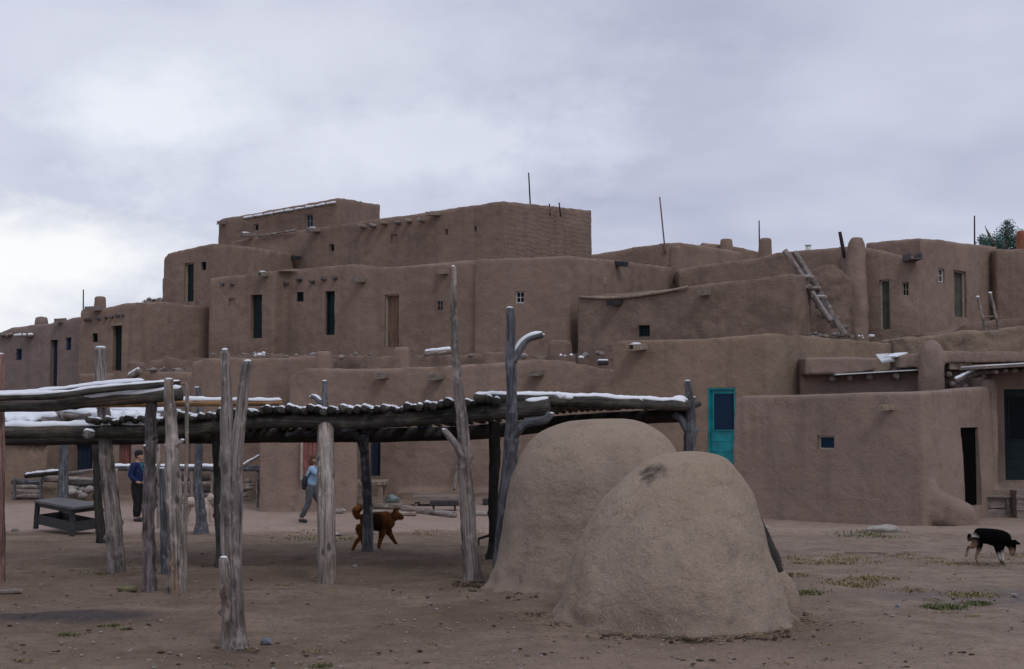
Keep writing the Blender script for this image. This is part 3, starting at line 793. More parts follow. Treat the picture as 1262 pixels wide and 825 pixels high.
# side lobe of clay by the oven mouth
bm = bmesh.new(); g = gnd(967,762)
tube(bm, [g+Vector((.0,.15,-.2)), g+Vector((.0,.15,.1)), g+Vector((-.04,.15,.34)), g+Vector((-.13,.15,.52))], [.24,.215,.16,.08], seg=18, step=.05, rough=.12, seed=4)
obj('mouth_rim', bm, OV1, t)
k = 1/97.0
prof = [(0,201),(22,200.5),(45,199),(62,194),(78,185),(90,174),(101,157),(110,136),(116,112),(121,88),(125,62),(129,40),(134,22),(141,8),(150,0),(154,-20)]
oven('bread_oven', 'farther and taller domed clay oven with a broad flat top', 1.11, 18.0, [(r*k*.96, (z+8)*k) for r,z in prof[::-1]], OV2, seed=2)
a_ = gnd(955,704); a_ = at(951,704,15.5); b_ = at(921,622,15.75)
bm = bmesh.new(); tube(bm, [at(958,706,15.1), at(951,682,15.12), at(939,649,15.2), at(924,620,15.3)], [.062,.068,.042,.03], seg=8, step=.05, rough=.3, seed=9)
tag(obj('charred_stick', bm, W_DARK, None, at(954,705,15.6)), 'charred stick leaning on the right side of the nearer oven', 'stick')
bm = bmesh.new(); tube(bm, [at(796,541,17.75), at(806,545,17.7)], [.012,.010], seg=6, step=.05)
tag(obj('stick', bm, W_PALE, None, at(796,545,17.75)), 'small pale stick lying on the farther oven', 'stick')
# ------------------------------------------------------------------ free standing posts and ramada
def mkpost(name, chains, mat, Y, parent=None, label=None, knots=6, snowtop=True, group=None, seed=0, rough=.20, cat='post', wob=.02, branch_snow=(), k=.75):
    bm = bmesh.new(); first = None
    for ci, ch in enumerate(chains):
        pts = [at(x, y, Y+(c[3] if len(c) > 3 else 0)) for c in ch for x, y in [(c[0], c[1])]]
        if ci == 0:
            g = pts[0].copy(); g.z = terrain(g.x, g.y)-.12; 
            if pts[0].z-g.z > .02: pts = [g]+pts; rr = [ch[0][2]/ppm(Y)*.95]+[c[2]*k/ppm(Y) for c in ch]
            else: pts[0] = g; rr = [c[2]*k/ppm(Y) for c in ch]
        else: rr = [c[2]*.88/ppm(Y) for c in ch]
        tube(bm, pts, rr, seg=16 if ci == 0 else 12, step=.045, rough=rough, knots=knots if ci == 0 else 1, seed=seed+ci*17, wob=wob if ci == 0 else 0)
        if ci == 0: first = (pts, rr)
    b = first[0][0]
    if parent is None:
        t = obj(name, bm, mat, None, (b.x, b.y, terrain(b.x,b.y))); tag(t, label, cat, group)
    else: t = obj(name, bm, mat, parent)
    if snowtop:
        for ci, ch in enumerate(chains):
            if ci > 0 and ci not in (snowtop if isinstance(snowtop, (list,tuple)) else range(9)): continue
            c = ch[-1]; p = at(c[0], c[1], Y+(c[3] if len(c) > 3 else 0)); r = max(c[2]/ppm(Y)*.78, .02)
            sb = bmesh.new(); blob(sb, p+Vector((0,0,.008)), r*.9, r*.85, max(.014, r*.28), 2, .2, seed+ci); obj('snow', sb, SNOW, t)
    for ci in branch_snow:
        ch = chains[ci]; sb = bmesh.new(); snow_strip(sb, [at(c[0],c[1],Y+(c[3] if len(c)>3 else 0)) for c in ch], [c[2]/ppm(Y) for c in ch], a0=.25, thick=.035, seed=seed+ci); obj('snow', sb, SNOW, t)
    return t
Yp = lambda x, y: gnd(x, y).y
# nearest forked post
Y0 = Yp(290,797)
t = mkpost('forked_post', [[(290,797,21),(288,760,16.5),(286,720,14.5),(284,680,13.5),(283,640,12.8),(282,600,11.8),(281,560,10.8),(279,520,9.5),(278,480,7.2),(277,450,6.5),(277,432,5.5)],
     [(289,740,6),(290,690,8.5),(291,640,9,-.02),(291,580,8.8,-.02),(293,545,8.6,-.02),(296.5,515,8),(299,490,7.8),(302,465,7.6),(305,446,6.6)],
     [(285,745,6,-.02),(280,718,9,-.07),(277,702,8,-.10),(276,688,6.5,-.11)]], W_GREY, Y0, label='nearest weathered post, forked into two prongs tipped with snow', knots=16, seed=1, cat='post', k=.86)
PG = 'weathered posts standing on the plaza'
mkpost('wooden_post', [[(143,706,14.5),(139,640,13),(131,560,11),(127,500,10),(125,455,9.5),(124,429,9)]], W_GREY, Yp(143,706), label='thick leaning grey post taller than the left pole roof', knots=5, seed=3, group=PG)
mkpost('wooden_post', [[(218,732,15),(216,690,12),(215,640,12),(214,600,12),(213,560,12),(211,520,9),(208,485,8),(208,468,7)],[(214,551,5,-.03),(220,546,4.5,-.05),(225,543,3.4,-.06)],[(212,550,5),(205,549,4)]], W_PALE, Yp(218,732), label='pale knobbly post with cut branch stumps in front of the left pole roof', knots=24, seed=4, group=PG, rough=.26)
mkpost('wooden_post', [[(206,711,9),(204,660,8),(202,610,6.5),(200,578,5.5)]], W_BLUE, Yp(206,711), label='short broken bluish post between two taller posts', knots=3, seed=5, group=PG)
mkpost('wooden_post', [[(197,652,5),(196,600,3.5),(196,540,3)]], W_PALE, Yp(197,652), label='thin pale pole standing beside the dark bark post', knots=2, seed=6, group=PG, snowtop=False)
mkpost('wooden_post', [[(248,659,13),(248,640,9),(246,615,8),(244,590,6.5),(245,560,6.5),(245,500,5.5),(243,478,4.5)]], W_BLUE, Yp(248,659), label='blue grey post with a flared pale foot near the white dog', knots=4, seed=7, group=PG)
mkpost('wooden_post', [[(80,652,9),(78,600,8),(79,560,7),(80,528,6)]], W_BLUE, Yp(80,652), label='dark post behind the low wooden table', knots=3, seed=8, group=PG, snowtop=False)
mkpost('wooden_post', [[(583,704,13.5),(578,660,13.5),(575,610,12),(572,570,11.5),(570,520,9.5),(565,480,8),(562,440,7),(560,400,6),(559.5,360,5),(558.5,329,3)],[(571,565,7,-.03),(561,547,5.5,-.08),(547,530,4,-.12)]], W_GREY, 19.0, label='tallest pale leaning post rising above the pole roof, with one short branch stub', knots=9, seed=9, group=PG)
mkpost('wooden_post', [[(618,700,14),(624,620,12.5),(628,580,13.5),(629,540,11),(630,500,9),(629,440,8.5),(629,400,7.5),(628,380,6.5)],[(633,446,5.5),(642,429,5),(652,418,4.5),(669,413,3.8)],[(632,540,6.5),(648,522,6.5,-.03),(670,518,6,-.06),(679,510,5.5,-.06)]], W_BLUE, 18.9, label='tall dark wet post with a curved snowy branch behind the ovens', knots=6, seed=10, group=PG, branch_snow=(1,))
# ---- main ramada
Yf, Yb = 19.6, 24.2
ram = thing('pole_shelter', 'long open shelter of snowy round roof poles laid across thick beams', 'open shelter', (-3, 21, terrain(-3,21)))
bm = bmesh.new(); FB = [at(-40,533,20.2), at(60,532,20.1), at(200,530,19.9), at(330,520,19.75), at(470,518,Yf), at(600,508,19.5), at(677,501,19.45)]
fr = [.105,.10,.105,.10,.105,.115,.125]
tube(bm, FB, fr, seg=18, step=.08, rough=.10, knots=10, seed=21, wob=.02); fbeam = obj('front_beam', bm, W_BEAM, ram)
bm = bmesh.new(); snow_strip(bm, FB, fr, .0, .345, thick=.05, seed=3, cover=.8); obj('snow', bm, SNOW, fbeam)
bm = bmesh.new(); snow_strip(bm, FB, fr, .955, 1.0, thick=.04, seed=4); obj('snow', bm, SNOW, fbeam)
bm = bmesh.new(); BB = [at(-60,543,Yb), at(60,541,Yb), at(300,538,Yb), at(560,534,Yb-.2), at(720,519,Yb-.6), at(846,512,Yb-1.4)]
tube(bm, BB, [.11,.11,.12,.12,.12,.11], seg=16, step=.1, rough=.1, knots=8, seed=22, wob=.02); obj('rear_beam', bm, W_DARK, ram)
bm = bmesh.new(); SL = [at(586,491,19.3), at(660,491.5,19.9), at(740,495,20.9), at(846,500,22.6)]
SR = [.062,.075,.09,.085]
tube(bm, SL, SR, seg=16, step=.08, rough=.08, knots=4, seed=23); sl = obj('side_log', bm, W_BEAM, ram)
bm = bmesh.new(); snow_strip(bm, SL, SR, 0, .97, thick=.03, seed=5, cover=.95); obj('snow', bm, SNOW, sl)
for (x, y, Y, rx, rz) in ((687,486,20.2,.14,.06),(697,488,20.3,.1,.05),(740,491,21,.14,.06),(777,491.5,21.6,.2,.05),(786,494,21.7,.14,.04)):
    bm = bmesh.new(); blob(bm, at(x,y+2,Y), rx, .12, rz, 2, .4, x); obj('snow', bm, SNOW, sl)
# roof poles, each its own part with its snow
rnd = random.Random(11)
def beam_at(BM, x):
    for a, b in zip(BM, BM[1:]):
        if a.x <= x <= b.x: return a.lerp(b, (x-a.x)/(b.x-a.x))
    return BM[0] if x < BM[0].x else BM[-1]
px = 108.0; i = 0
allp = []
while px < 612:
    f0 = beam_at(FB, at(px, 515, 19.7).x)
    r = rnd.uniform(.030, .056)
    jit = rnd.uniform(-.01, .05)
    a = f0+Vector((0, -.10-rnd.uniform(0,.20), .095+r*.75+jit))
    bx = a.x+.10*rnd.uniform(-1,1)+ (px-108)/500*.6
    bb = beam_at(BB, bx); e = Vector((bx, bb.y+.2, bb.z+.10+r))
    allp.append((a, e, r)); px += r*2*88*rnd.uniform(.95,1.12); i += 1
x = allp[-1][0].x+.12
while x < 2.75:
    s = beam_at(SL, x); r = rnd.uniform(.04,.06); bb = beam_at(BB, x+.4)
    allp.append((s+Vector((.02,.14,-.03-rnd.uniform(0,.02))), Vector((x+.3, bb.y+.2, bb.z+.13+r)), r)); x += r*2.1
for i, (a, e, r) in enumerate(allp):
    mid = a.lerp(e, .5)+Vector((rnd.uniform(-.03,.03), 0, rnd.uniform(-.02,.02)))
    bm = bmesh.new(); tube(bm, [a, mid, e], [r*1.05, r, r*.85], seg=12, step=.35, rough=.12, seed=i+60)
    rp = obj('roof_pole', bm, W_DARK if i % 3 else W_BEAM, ram)
    if a.x < .3 and a.z < 9:
        bm = bmesh.new(); snow_strip(bm, [a+Vector((0,.02,0)), mid, e], [r*1.0, r*.95, r*.85], 0, 1, thick=.028, seed=i, cover=1.0)
        obj('snow', bm, SNOW, rp)
# poles lying loosely along the left part of the roof
loose = [((25,505,21.5),(110,514,20.6),.06), ((28,513,21),(52,509,21.3),.05), ((-20,510,21.5),(28,507,21.5),.07), ((-20,517,20.6),(45,515,20.8),.06), ((60,507,22.5),(152,511,22),.07),
         ((40,503,23.4),(120,505,23.2),.06), ((120,508,22),(172,509,21.8),.07), ((135,503,22.8),(205,509,21.8),.07), ((158,511,21),(205,509,21),.065), ((20,518,20.5),(70,518.5,20.4),.07),
         ((75,516,20.9),(140,513,21.2),.07)]
for j, (p, q, r) in enumerate(loose):
    a, e = at(*p), at(*q); bm = bmesh.new(); tube(bm, [a, a.lerp(e,.5)+Vector((0,0,-.015)), e], [r,r*1.05,r*.9], seg=12, step=.15, rough=.15, knots=2, seed=j+200)
    rp = obj('loose_pole', bm, W_GREY, ram); bm = bmesh.new(); snow_strip(bm, [a,e], [r,r], thick=.06, seed=j+9, cover=1.2); obj('snow', bm, SNOW, rp)
# snowy pole lying along the front of the roof, orange where the bark is gone
a, m_, e = at(100,499,19.9), at(200,497.5,19.8), at(347,496.5,19.6)
bm = bmesh.new(); tube(bm, [a, m_, e], [.045,.05,.042], seg=12, step=.08, rough=.1, knots=3, seed=77); rp = obj('loose_pole', bm, W_ORNG, ram); rp['label'] = 'orange brown pole with the bark gone'
bm = bmesh.new(); snow_strip(bm, [a, m_, e], [.045,.05,.042], .22, 1, thick=.05, seed=78, cover=1.0); obj('snow', bm, SNOW, rp)
def rpost(ch, mat, Y, **kw): return mkpost('post', ch, mat, Y, parent=ram, **kw)
Y4 = Yp(403,719)
# squared front post
bm = bmesh.new(); tube(bm, [Vector((at(403,719,Y4).x, Y4, terrain(0,Y4)-.12)), at(402,620,Y4), at(401,527,Yf)], [.125,.118,.112], seg=8, step=.06, rough=.05, knots=3, seed=31)
obj('post', bm, W_PALE, ram)
rpost([[(453,681,9.5),(453,640,7.8),(452,600,7.5),(450,565,7),(449,536,7)],[(450,558,6,-.05),(443,542,5,-.05),(432,534,4.5,-.05),(414,532,4,-.05),(352,537,3.5,-.05)]], W_BLUE, Yp(453,681), snowtop=False, seed=32)
rpost([[(603,691,7),(610,650,8.5),(608,600,8.5),(610,560,8.5),(609,520,9)]], W_DARK, 22.3, snowtop=False, seed=33, knots=3)
rpost([[(273,700,9),(271,640,8),(269,580,7.5),(267,533,7)]], W_BEAM, Yp(273,700), snowtop=False, seed=34)
rpost([[(852,640,11),(851,565,10.5),(850,520,9),(849,490,7),(847,470,5)],[(848,532,6),(840,518,5.5),(829,510,4.5)],[(848,500,5),(838,497,7,-.1),(827,500,6,-.15)],[(851,500,4),(855,490,3)]], W_BLUE, 22.7, snowtop=(3,), seed=35, branch_snow=(2,))
rpost([[(124,669,8),(121,610,7),(119,570,6.5),(117,538,6)]], W_DARK, Yp(124,669), snowtop=False, seed=36)
rpost([[(400,560,6),(400,500,5),(400,470,4)],[(400,497,3.5),(393,495,3),(388,490,2.5),(383,489,3)]], W_BLUE, 24.6, seed=37, branch_snow=(1,))
bm = bmesh.new(); a, e = at(107,536,19.0), at(122,536,21.5); tube(bm, [a,e], [.055,.05], seg=14, step=.1, seed=38); tl = obj('cross_log', bm, W_GREY, ram)
bm = bmesh.new(); snow_strip(bm, [a,e], [.065,.065], thick=.02, seed=38); obj('snow', bm, SNOW, tl)
# ---- nearer ramada at the left edge
ram2 = thing('pole_shelter', 'nearer shelter frame at the left edge, big log and two thin snowy poles', 'open shelter', (-5.5, 17.4, 0))
Yn = Yp(184,729)
def logp(name, pl, rl, mat, par, snow=None, seed=0, knots=4, cover=1.05, thick=.05, **kw):
    P = [at(*p) for p in pl]; bm = bmesh.new(); tube(bm, P, rl, seg=16, step=.07, rough=.10, knots=knots, seed=seed, wob=.01)
    o = obj(name, bm, mat, par)
    if snow: bm = bmesh.new(); snow_strip(bm, P, rl, snow[0], snow[1], thick=thick, seed=seed, cover=cover, **kw); obj('snow', bm, SNOW, o)
    return o
logp('main_log', [(-60,503,Yn+.1),(0,502,Yn+.1),(60,500,Yn+.05),(110,495,Yn),(160,491,Yn),(224,485.5,Yn)], [.062,.064,.068,.074,.08,.088], W_BEAM, ram2, (.60,1), 51)
logp('thin_pole', [(-60,489,Yn-.12),(0,490,Yn-.12),(70,488,Yn-.12),(115,482,Yn-.12),(160,478,Yn-.1),(222,473,Yn+.02)], [.045,.045,.045,.045,.04,.04], W_BEAM, ram2, (0,1), 52, thick=.032)
logp('thin_pole', [(-60,487.5,Yn+.15),(30,487,Yn+.15),(100,479.5,Yn+.12),(140,476,Yn+.1),(178,473,Yn+.1)], [.045]*5, W_BEAM, ram2, (0,1), 53, thick=.032)
mkpost('post', [[(184,729,11),(184,690,10),(184,640,10),(186,560,9),(187,520,8.5),(188,490,7.5)],[(182,555,3.2,-.02),(178.5,550,2.6,-.04)],[(189,540,3,-.02),(193,537,2.4,-.04)]], W_BARK, Yn+.02, parent=ram2, knots=26, seed=54, snowtop=(1,), rough=.30)
mkpost('post', [[(0,712,8),(1,640,6.5),(1,560,6),(1,490,5.5),(1,437,5)]], W_RED, Yn+1.2, parent=ram2, seed=55, knots=5)
# thin hooked branch
mkpost('post', [[(230,540,3),(231,500,3),(231,482,3),(228,473,2.6),(224,474,2)]], W_PALE, 19.2, parent=ram2, seed=56, knots=0, snowtop=False)
# thicker blankets of snow on the left part of the roof
for j,(x0,x1,y,Y,dp) in enumerate(((135,205,512,21.3,.9),(5,60,516,20.7,.5),(60,118,509.5,22.0,.6),(150,212,506.5,22.6,.6))):
    a_, b_ = at(x0,y,Y), at(x1,y-.5,Y); bm = bmesh.new(); nx, ny = 30, 12; G = {}
    for i in range(nx+1):
        for q in range(ny+1):
            u, v = i/nx*2-1, q/ny*2-1; e_ = max(0, 1-abs(u)**3-abs(v)**3*.8+.5*noise.noise(Vector((i*.23,q*.4,j*5))))
            th = .05*min(1, e_*2)
            x, y_ = a_.x+(b_.x-a_.x)*i/nx, Y+v*dp*(1+.2*noise.noise(Vector((i*.3,j,0))))
            z = a_.z+(b_.z-a_.z)*i/nx+.02*math.sin(i*.9)+.012*noise.noise(Vector((x*6,y_*6,j)))
            G[i,q] = (bm.verts.new((x,y_,z+th)), bm.verts.new((x,y_,z-.05)))
    for i in range(nx):
        for q in range(ny):
            t4 = [G[i,q],G[i+1,q],G[i+1,q+1],G[i,q+1]]
            bm.faces.new([k[0] for k in t4]); bm.faces.new([k[1] for k in t4][::-1])
    rim = [(i,0) for i in range(nx+1)]+[(nx,q) for q in range(1,ny+1)]+[(i,ny) for i in range(nx-1,-1,-1)]+[(0,q) for q in range(ny-1,0,-1)]
    for p_, q_ in zip(rim, rim[1:]+rim[:1]): bm.faces.new((G[p_][1], G[q_][1], G[q_][0], G[p_][0]))
    obj('snow_blanket', bm, SNOW, ram)
# ------------------------------------------------------------------ ladder, masts, roof clutter
t = thing('wooden_ladder', 'weathered wooden ladder leaning on the worn adobe house, snow on its rungs', 'ladder', at(1036,412,46.6))
Lp = [at(967,309,47.6), at(985,335,47.3), at(1003,365,46.9), at(1024,396,46.5)]; Rp = [at(979,311,47.6), at(1000,343,47.2), at(1022,382,46.8), at(1042,414,46.5)]
for Q in (Lp, Rp):
    bm = bmesh.new(); tube(bm, Q, [.095,.10,.105,.11], seg=12, step=.1, rough=.08, seed=int(Q[0].x*9)); obj('rail', bm, W_GREY, t)
for k,(xx,yy) in enumerate(((993,341),(1001,354.5),(1009,366),(1015,378),(1023,390.5),(1034,402))):
    c = at(xx, yy, 46.9); d = .27
    bm = bmesh.new(); tube(bm, [c+Vector((-d,-.03,.0)), c+Vector((d,-.03,-.03))], [.07,.07], seg=10, step=.1, rough=.1, seed=k); rg = obj('rung', bm, W_PALE, t)
    bm = bmesh.new(); snow_strip(bm, [c+Vector((-d,-.03,.0)), c+Vector((d,-.03,-.03))], [.045,.045], thick=.025, seed=k, cover=1.1); obj('snow', bm, SNOW, rg)
t = thing('pole_ladder', 'two pale pole tops of a ladder rising behind the low roof wall', 'ladder', at(1222,403,46.9))
for a_, b_ in ((at(1216,415,46.9), at(1205,366,46.9)), (at(1233,415,46.9), at(1220.5,361,46.9))):
    bm = bmesh.new(); tube(bm, [a_, b_], [.055,.045], seg=10, step=.1, seed=3); ra = obj('rail', bm, W_PLANKR if 'W_PLANKR' in globals() else W_PALE, t)
    bm = bmesh.new(); blob(bm, b_, .06,.06,.035,2,.2,1); obj('snow', bm, SNOW, ra)
bm = bmesh.new(); tube(bm, [at(1211,391,46.9), at(1229,390,46.9)], [.03,.03], seg=8, step=.1, seed=3); obj('rung', bm, W_PALE, t)
MG = 'thin poles standing on the roofs'
for (x0,y0,x1,y1,Y,r,lab,m) in ((654,250,651.5,213,62,.035,'thin dark mast on the top storey roof',W_DARK),(820,300,813,243,60,.035,'slanting reddish pole on the skyline right of the top storey',W_RED),(936,296,935.5,272,56,.03,'short thin rod beside the square chimney',W_DARK),
    (1041,304,1035,286,52.5,.08,'stout leaning dark pole left of the round buttress',W_DARK),(1201,304,1201,266,55,.035,'thin mast over the far right white-framed window house',W_DARK),(102.6,382,102.8,357,56.5,.03,'thin rod on the left wing roof',W_DARK)):
    a_, b_ = at(x0,y0+4,Y), at(x1,y1,Y); bm = bmesh.new(); tube(bm, [a_-Vector((0,0,.3)), b_], [r,r*.8], seg=8, step=.3, rough=.05, seed=int(x0))
    tag(obj('roof_pole', bm, m, None, a_), lab, 'pole', MG)
for k,(x0,y0,x1,y1) in enumerate(((678,256,677,251.5),(691,257,689,250))):
    a_, b_ = at(x0,y0+2,63), at(x1,y1,63); bm = bmesh.new(); tube(bm, [a_-Vector((0,0,.3)), b_], [.035,.03], seg=8, step=.3, seed=k)
    tag(obj('roof_stub', bm, W_DARK, None, a_), ['shorter stub','taller slanted stub'][k]+' of wood on the flat roof of the top storey', 'wooden stub')
bm = bmesh.new(); a_ = at(996,309,56); tube(bm, [a_-Vector((0,0,.4)), at(996,303,56)], [.1,.1], seg=12, step=.2, rough=0); tube(bm, [at(996,303.2,56), at(996,302,56)], [.14,.14], seg=12, step=.2, rough=0)
tag(obj('vent_pipe', bm, TIN, None, a_), 'small metal vent pipe on the roof behind the ladder', 'vent pipe')
def stove(px, y0, y1, w, Y, lab):
    # little flat-topped drain box on a bent stick
    t = thing('drain_box', lab, 'drain box', at(px, y1, Y))
    bm = bmesh.new(); cbox(bm, at(px, (y0+y1)/2-2, Y), w/ppm(Y), .35, (y1-y0)*.55/ppm(Y), bev=.02); obj('box', bm, W_PLANK, t, smooth=False)
    bm = bmesh.new(); tube(bm, [at(px,(y0+y1)/2,Y), at(px+1,y1-3,Y-.05), at(px-.5,y1+5,Y)], [.05,.04,.05], seg=8, step=.1, rough=.3); obj('prop', bm, W_DARK, t)
stove(740, 341, 358, 14, 52.6, 'wooden drain box on a bent prop above the sagging wall')
def boxy(name, lab, cat, x0, x1, y0, y1, Y, dep, mat, snow=False, rz=0, group=None):
    p0, p1 = at(x0,y1,Y), at(x1,y0,Y); c = Vector(((p0.x+p1.x)/2, Y+dep/2, (p0.z+p1.z)/2))
    bm = bmesh.new(); cbox(bm, c, p1.x-p0.x, dep, p1.z-p0.z, rz=rz, bev=.02)
    o = obj(name, bm, mat, None, (c.x,c.y,p0.z), smooth=False); tag(o, lab, cat, group)
    if snow:
        bm = bmesh.new(); cbox(bm, Vector((c.x,c.y,p1.z+.025)), (p1.x-p0.x)*.96, dep*.94, .06, rz=rz, bev=.02); obj('snow', bm, SNOW, o)
    return o
boxy('lumber_block', 'left pale sawn block on the beam ends beside the chimney buttress', 'lumber', 1170,1182,446,456,40.3,.5,W_PLANK); boxy('lumber_block', 'right pale sawn block on the beam ends beside the chimney buttress', 'lumber', 1182.5,1199,445,455,40.25,.5,W_PLANK)
boxy('roof_box', 'small dark box capped with snow where the two centre houses meet', 'box', 737,750,445,450,44.3,.3,W_DARK if False else W_PLNKD, snow=True)
for k,(x0,y0,x1,y1,Y,r,m,sn,lab) in enumerate(((1178,470,1212,456,38.6,.09,W_GREY,True,'split grey log poking out under the porch roof end'),(1184,463,1210,462,39.0,.08,W_GREY,False,'round grey log stacked beneath the sawn blocks'),(160,465,173,458,50.2,.13,W_PLANK and W_PALE,True,'short log with snow on the low left terrace'),
    (524,436,556,433,46.5,.10,W_PALE,True,'log with snow lying on the centre roof behind the tallest post'),(1085,446,1096,438,41.8,.05,W_GREY,True,'thin snowy pole end by the tin sheet'))):
    a_, b_ = at(x0,y0,Y), at(x1,y1,Y-.2); bm = bmesh.new(); tube(bm, [a_, a_.lerp(b_,.5), b_], [r,r,r*.9], seg=12, step=.08, knots=2, seed=k+90)
    o = obj('log', bm, m, None, a_); tag(o, lab, 'log')
    if sn: bm = bmesh.new(); snow_strip(bm, [a_,b_], [r,r], thick=.05, seed=k); obj('snow', bm, SNOW, o)
# rubble on the roof terraces
def rub(name, lab, areas, mat, n, s0, s1, seed=0):
    bm = bmesh.new(); rn = random.Random(seed)
    for (x0,x1,y0,y1,Y0,Y1) in areas:
        for _ in range(n):
            u = rn.random(); p = at(x0+(x1-x0)*u, y0+(y1-y0)*u+rn.gauss(0,1.3)+1, Y0+(Y1-Y0)*rn.random()); s = s0+(s1-s0)*rn.random()**2.5
            blob(bm, p, s*rn.uniform(.8,1.5), s, s*rn.uniform(.5,.9), 1, .5, rn.random()*99)
    tag(obj(name, bm, mat, None, (0,50,5)), lab, 'rubble', kind='stuff')
rub('rubble', 'loose stones and clods along the flat roof edges', [(170,240,456,453.5,50.3,51),(262,400,437,436,50.2,51.2),(400,590,437,438,49.8,50.8),(640,750,440,436,46.5,48),(175,200,371,369,59,60),(980,1050,414,411,46.3,47)], STONE, 26, .03, .14, 3)
rub('snow_remnants', 'small patches of snow left on the roofs', [(310,330,435,436,50.2,51),(680,720,436,438,46,47),(1052,1080,413.5,413.5,46.5,47.2)], SNOW, 5, .04, .10, 4)
# ------------------------------------------------------------------ yard objects
N_, L_, R_ = gnd(89,661), gnd(44,655), gnd(121,658)
up = Vector((0,0,1)); zt = N_.z+.53
t = thing('low_table', 'low dark wooden table with open frame and boarded lower shelf under the left shelter', 'table', ((L_.x+R_.x)/2, N_.y+.5, N_.z))
K_ = L_+R_-N_
def q4(p, z): return Vector((p.x, p.y, z))
cen = (N_+K_)/2
bm = bmesh.new()
cs = [q4(cen+(p-cen)*1.09, zt) for p in (N_, R_, K_, L_)]
lo = [bm.verts.new(c) for c in cs]; hi = [bm.verts.new(c+up*.045) for c in cs]
bm.faces.new(lo[::-1]); bm.faces.new(hi)
for i in range(4): bm.faces.new((lo[i], lo[(i+1)%4], hi[(i+1)%4], hi[i]))
obj('table_top', bm, plain('worn_grey_top', (.10,.098,.10), .6, .3, 4), t, smooth=False)
for p in (N_, R_, K_, L_):
    bm = bmesh.new(); a_ = q4(p, N_.z-.03); b_ = q4(cen+(p-cen)*.95, zt); s = .045
    add_box(bm, a_-Vector((s,s,0)), Vector((2*s,0,0)), Vector((0,2*s,0)), b_-a_, .004); obj('leg', bm, W_PLNKD, t, smooth=False)
for p, q in ((L_,N_),(N_,R_),(R_,K_),(K_,L_)):
    p2, q2 = cen+(p-cen)*.97, cen+(q-cen)*.97
    for (z0, hh, nm) in ((.07,.20,'side_board'),(.44,.085,'apron')):
        if nm == 'apron': p2, q2 = cen+(p-cen)*.96, cen+(q-cen)*.96
        bm = bmesh.new(); d = (q2-p2); add_box(bm, q4(p2, N_.z+z0)+d*.03, Vector((d.x,d.y,0))*.94, Vector((-d.y,d.x,0)).normalized()*.03, up*hh, .004)
        obj(nm, bm, W_PLNKD, t, smooth=False)
def logthing(x0,y0,x1,y1,Y0,Y1,r,mat,lab,snow=False,name='log',cat='log',group=None,seed=1,ground=False):
    a_, b_ = at(x0,y0,Y0), at(x1,y1,Y1)
    if ground: a_ = gnd(x0,y0+r*ppm(Y0)); b_ = gnd(x1,y1+r*ppm(Y1)); a_.z += r*.85; b_.z += r*.8
    bm = bmesh.new(); tube(bm, [a_, a_.lerp(b_,.5)+Vector((0,0,random.uniform(-.01,.01))), b_], [r,r*1.03,r*.92], seg=12, step=.08, knots=2, seed=seed)
    o = obj(name, bm, mat, None, a_.lerp(b_,.5)-Vector((0,0,r))); tag(o, lab, cat, group)
    if snow: bm = bmesh.new(); snow_strip(bm, [a_,b_], [r,r], thick=.05, seed=seed); obj('snow', bm, SNOW, o)
    return o
LG = 'logs stacked by the left wall'
Yl = 44.0
for k,(y,lab) in enumerate(((594,'top log of the stack under the left eave'),(600,'second log down in the stack under the left eave'),(605.5,'third log down in the stack under the left eave'),(611,'bottom log of the stack under the left eave'))):
    logthing(15+k%2*1.5,y,52,y+.5,Yl,Yl,.085,W_PALE if k else W_BLUE,lab,group=LG,seed=300+k)
for k,x in enumerate((18,50)):
    bm = bmesh.new(); tube(bm, [at(x,618,Yl-.15), at(x,590,Yl-.15)], [.045,.04], seg=8, step=.1); tag(obj('stake', bm, W_BLUE, None, at(x,618,Yl-.15)), ['left','right'][k]+' upright stake holding the log stack', 'stake')
logthing(32,587,75,582,44.6,43.6,.07,W_DARK,'long snowy pole lying slanted on the stone bank',snow=True,seed=311)
logthing(84,584,119,579,44.6,43.9,.06,W_GREY,'bare grey pole lying on the stone bank below the blue door',seed=312)
logthing(52,590,118,592,44.3,44.2,.10,W_PALE,'thick pale log lying along the stone bank',seed=313)
logthing(84,595,120,596,43.9,43.7,.10,W_BEAM,'dark log below the thick pale log on the bank',seed=314)
# bank of earth
def bank(name, x0, x1, y_top, Yc, wY, kind='structure'):
    a_, b_ = at(x0,y_top,Yc), at(x1,y_top,Yc); bm = bmesh.new(); nx, ny = 60, 24; g = []
    zt = a_.z
    for i in range(nx+1):
        row = []
        for j in range(ny+1):
            u, v = i/nx*2-1, j/ny*2-1; x = (a_.x+b_.x)/2+u*(b_.x-a_.x)/2*1.15; y = Yc+v*wY
            w = max(0,(1-abs(u)**4))*max(0,1-v*v)**.6
            z = terrain(x,y)-.15+(zt-terrain(x,y)+.15)*w*(.9+.35*noise.noise(Vector((x*1.3,y*1.3,3))))
            row.append(bm.verts.new((x,y,z+.03*noise.noise(Vector((x*5,y*5,1))))))
        g.append(row)
    for i in range(nx):
        for j in range(ny): bm.faces.new((g[i][j],g[i+1][j],g[i+1][j+1],g[i][j+1]))
    o = obj(name, bm, GROUND, None, ((a_.x+b_.x)/2, Yc, terrain(0,Yc))); o['kind'] = 'structure'; tag(o, 'bank of trodden earth below the house walls')
    return o
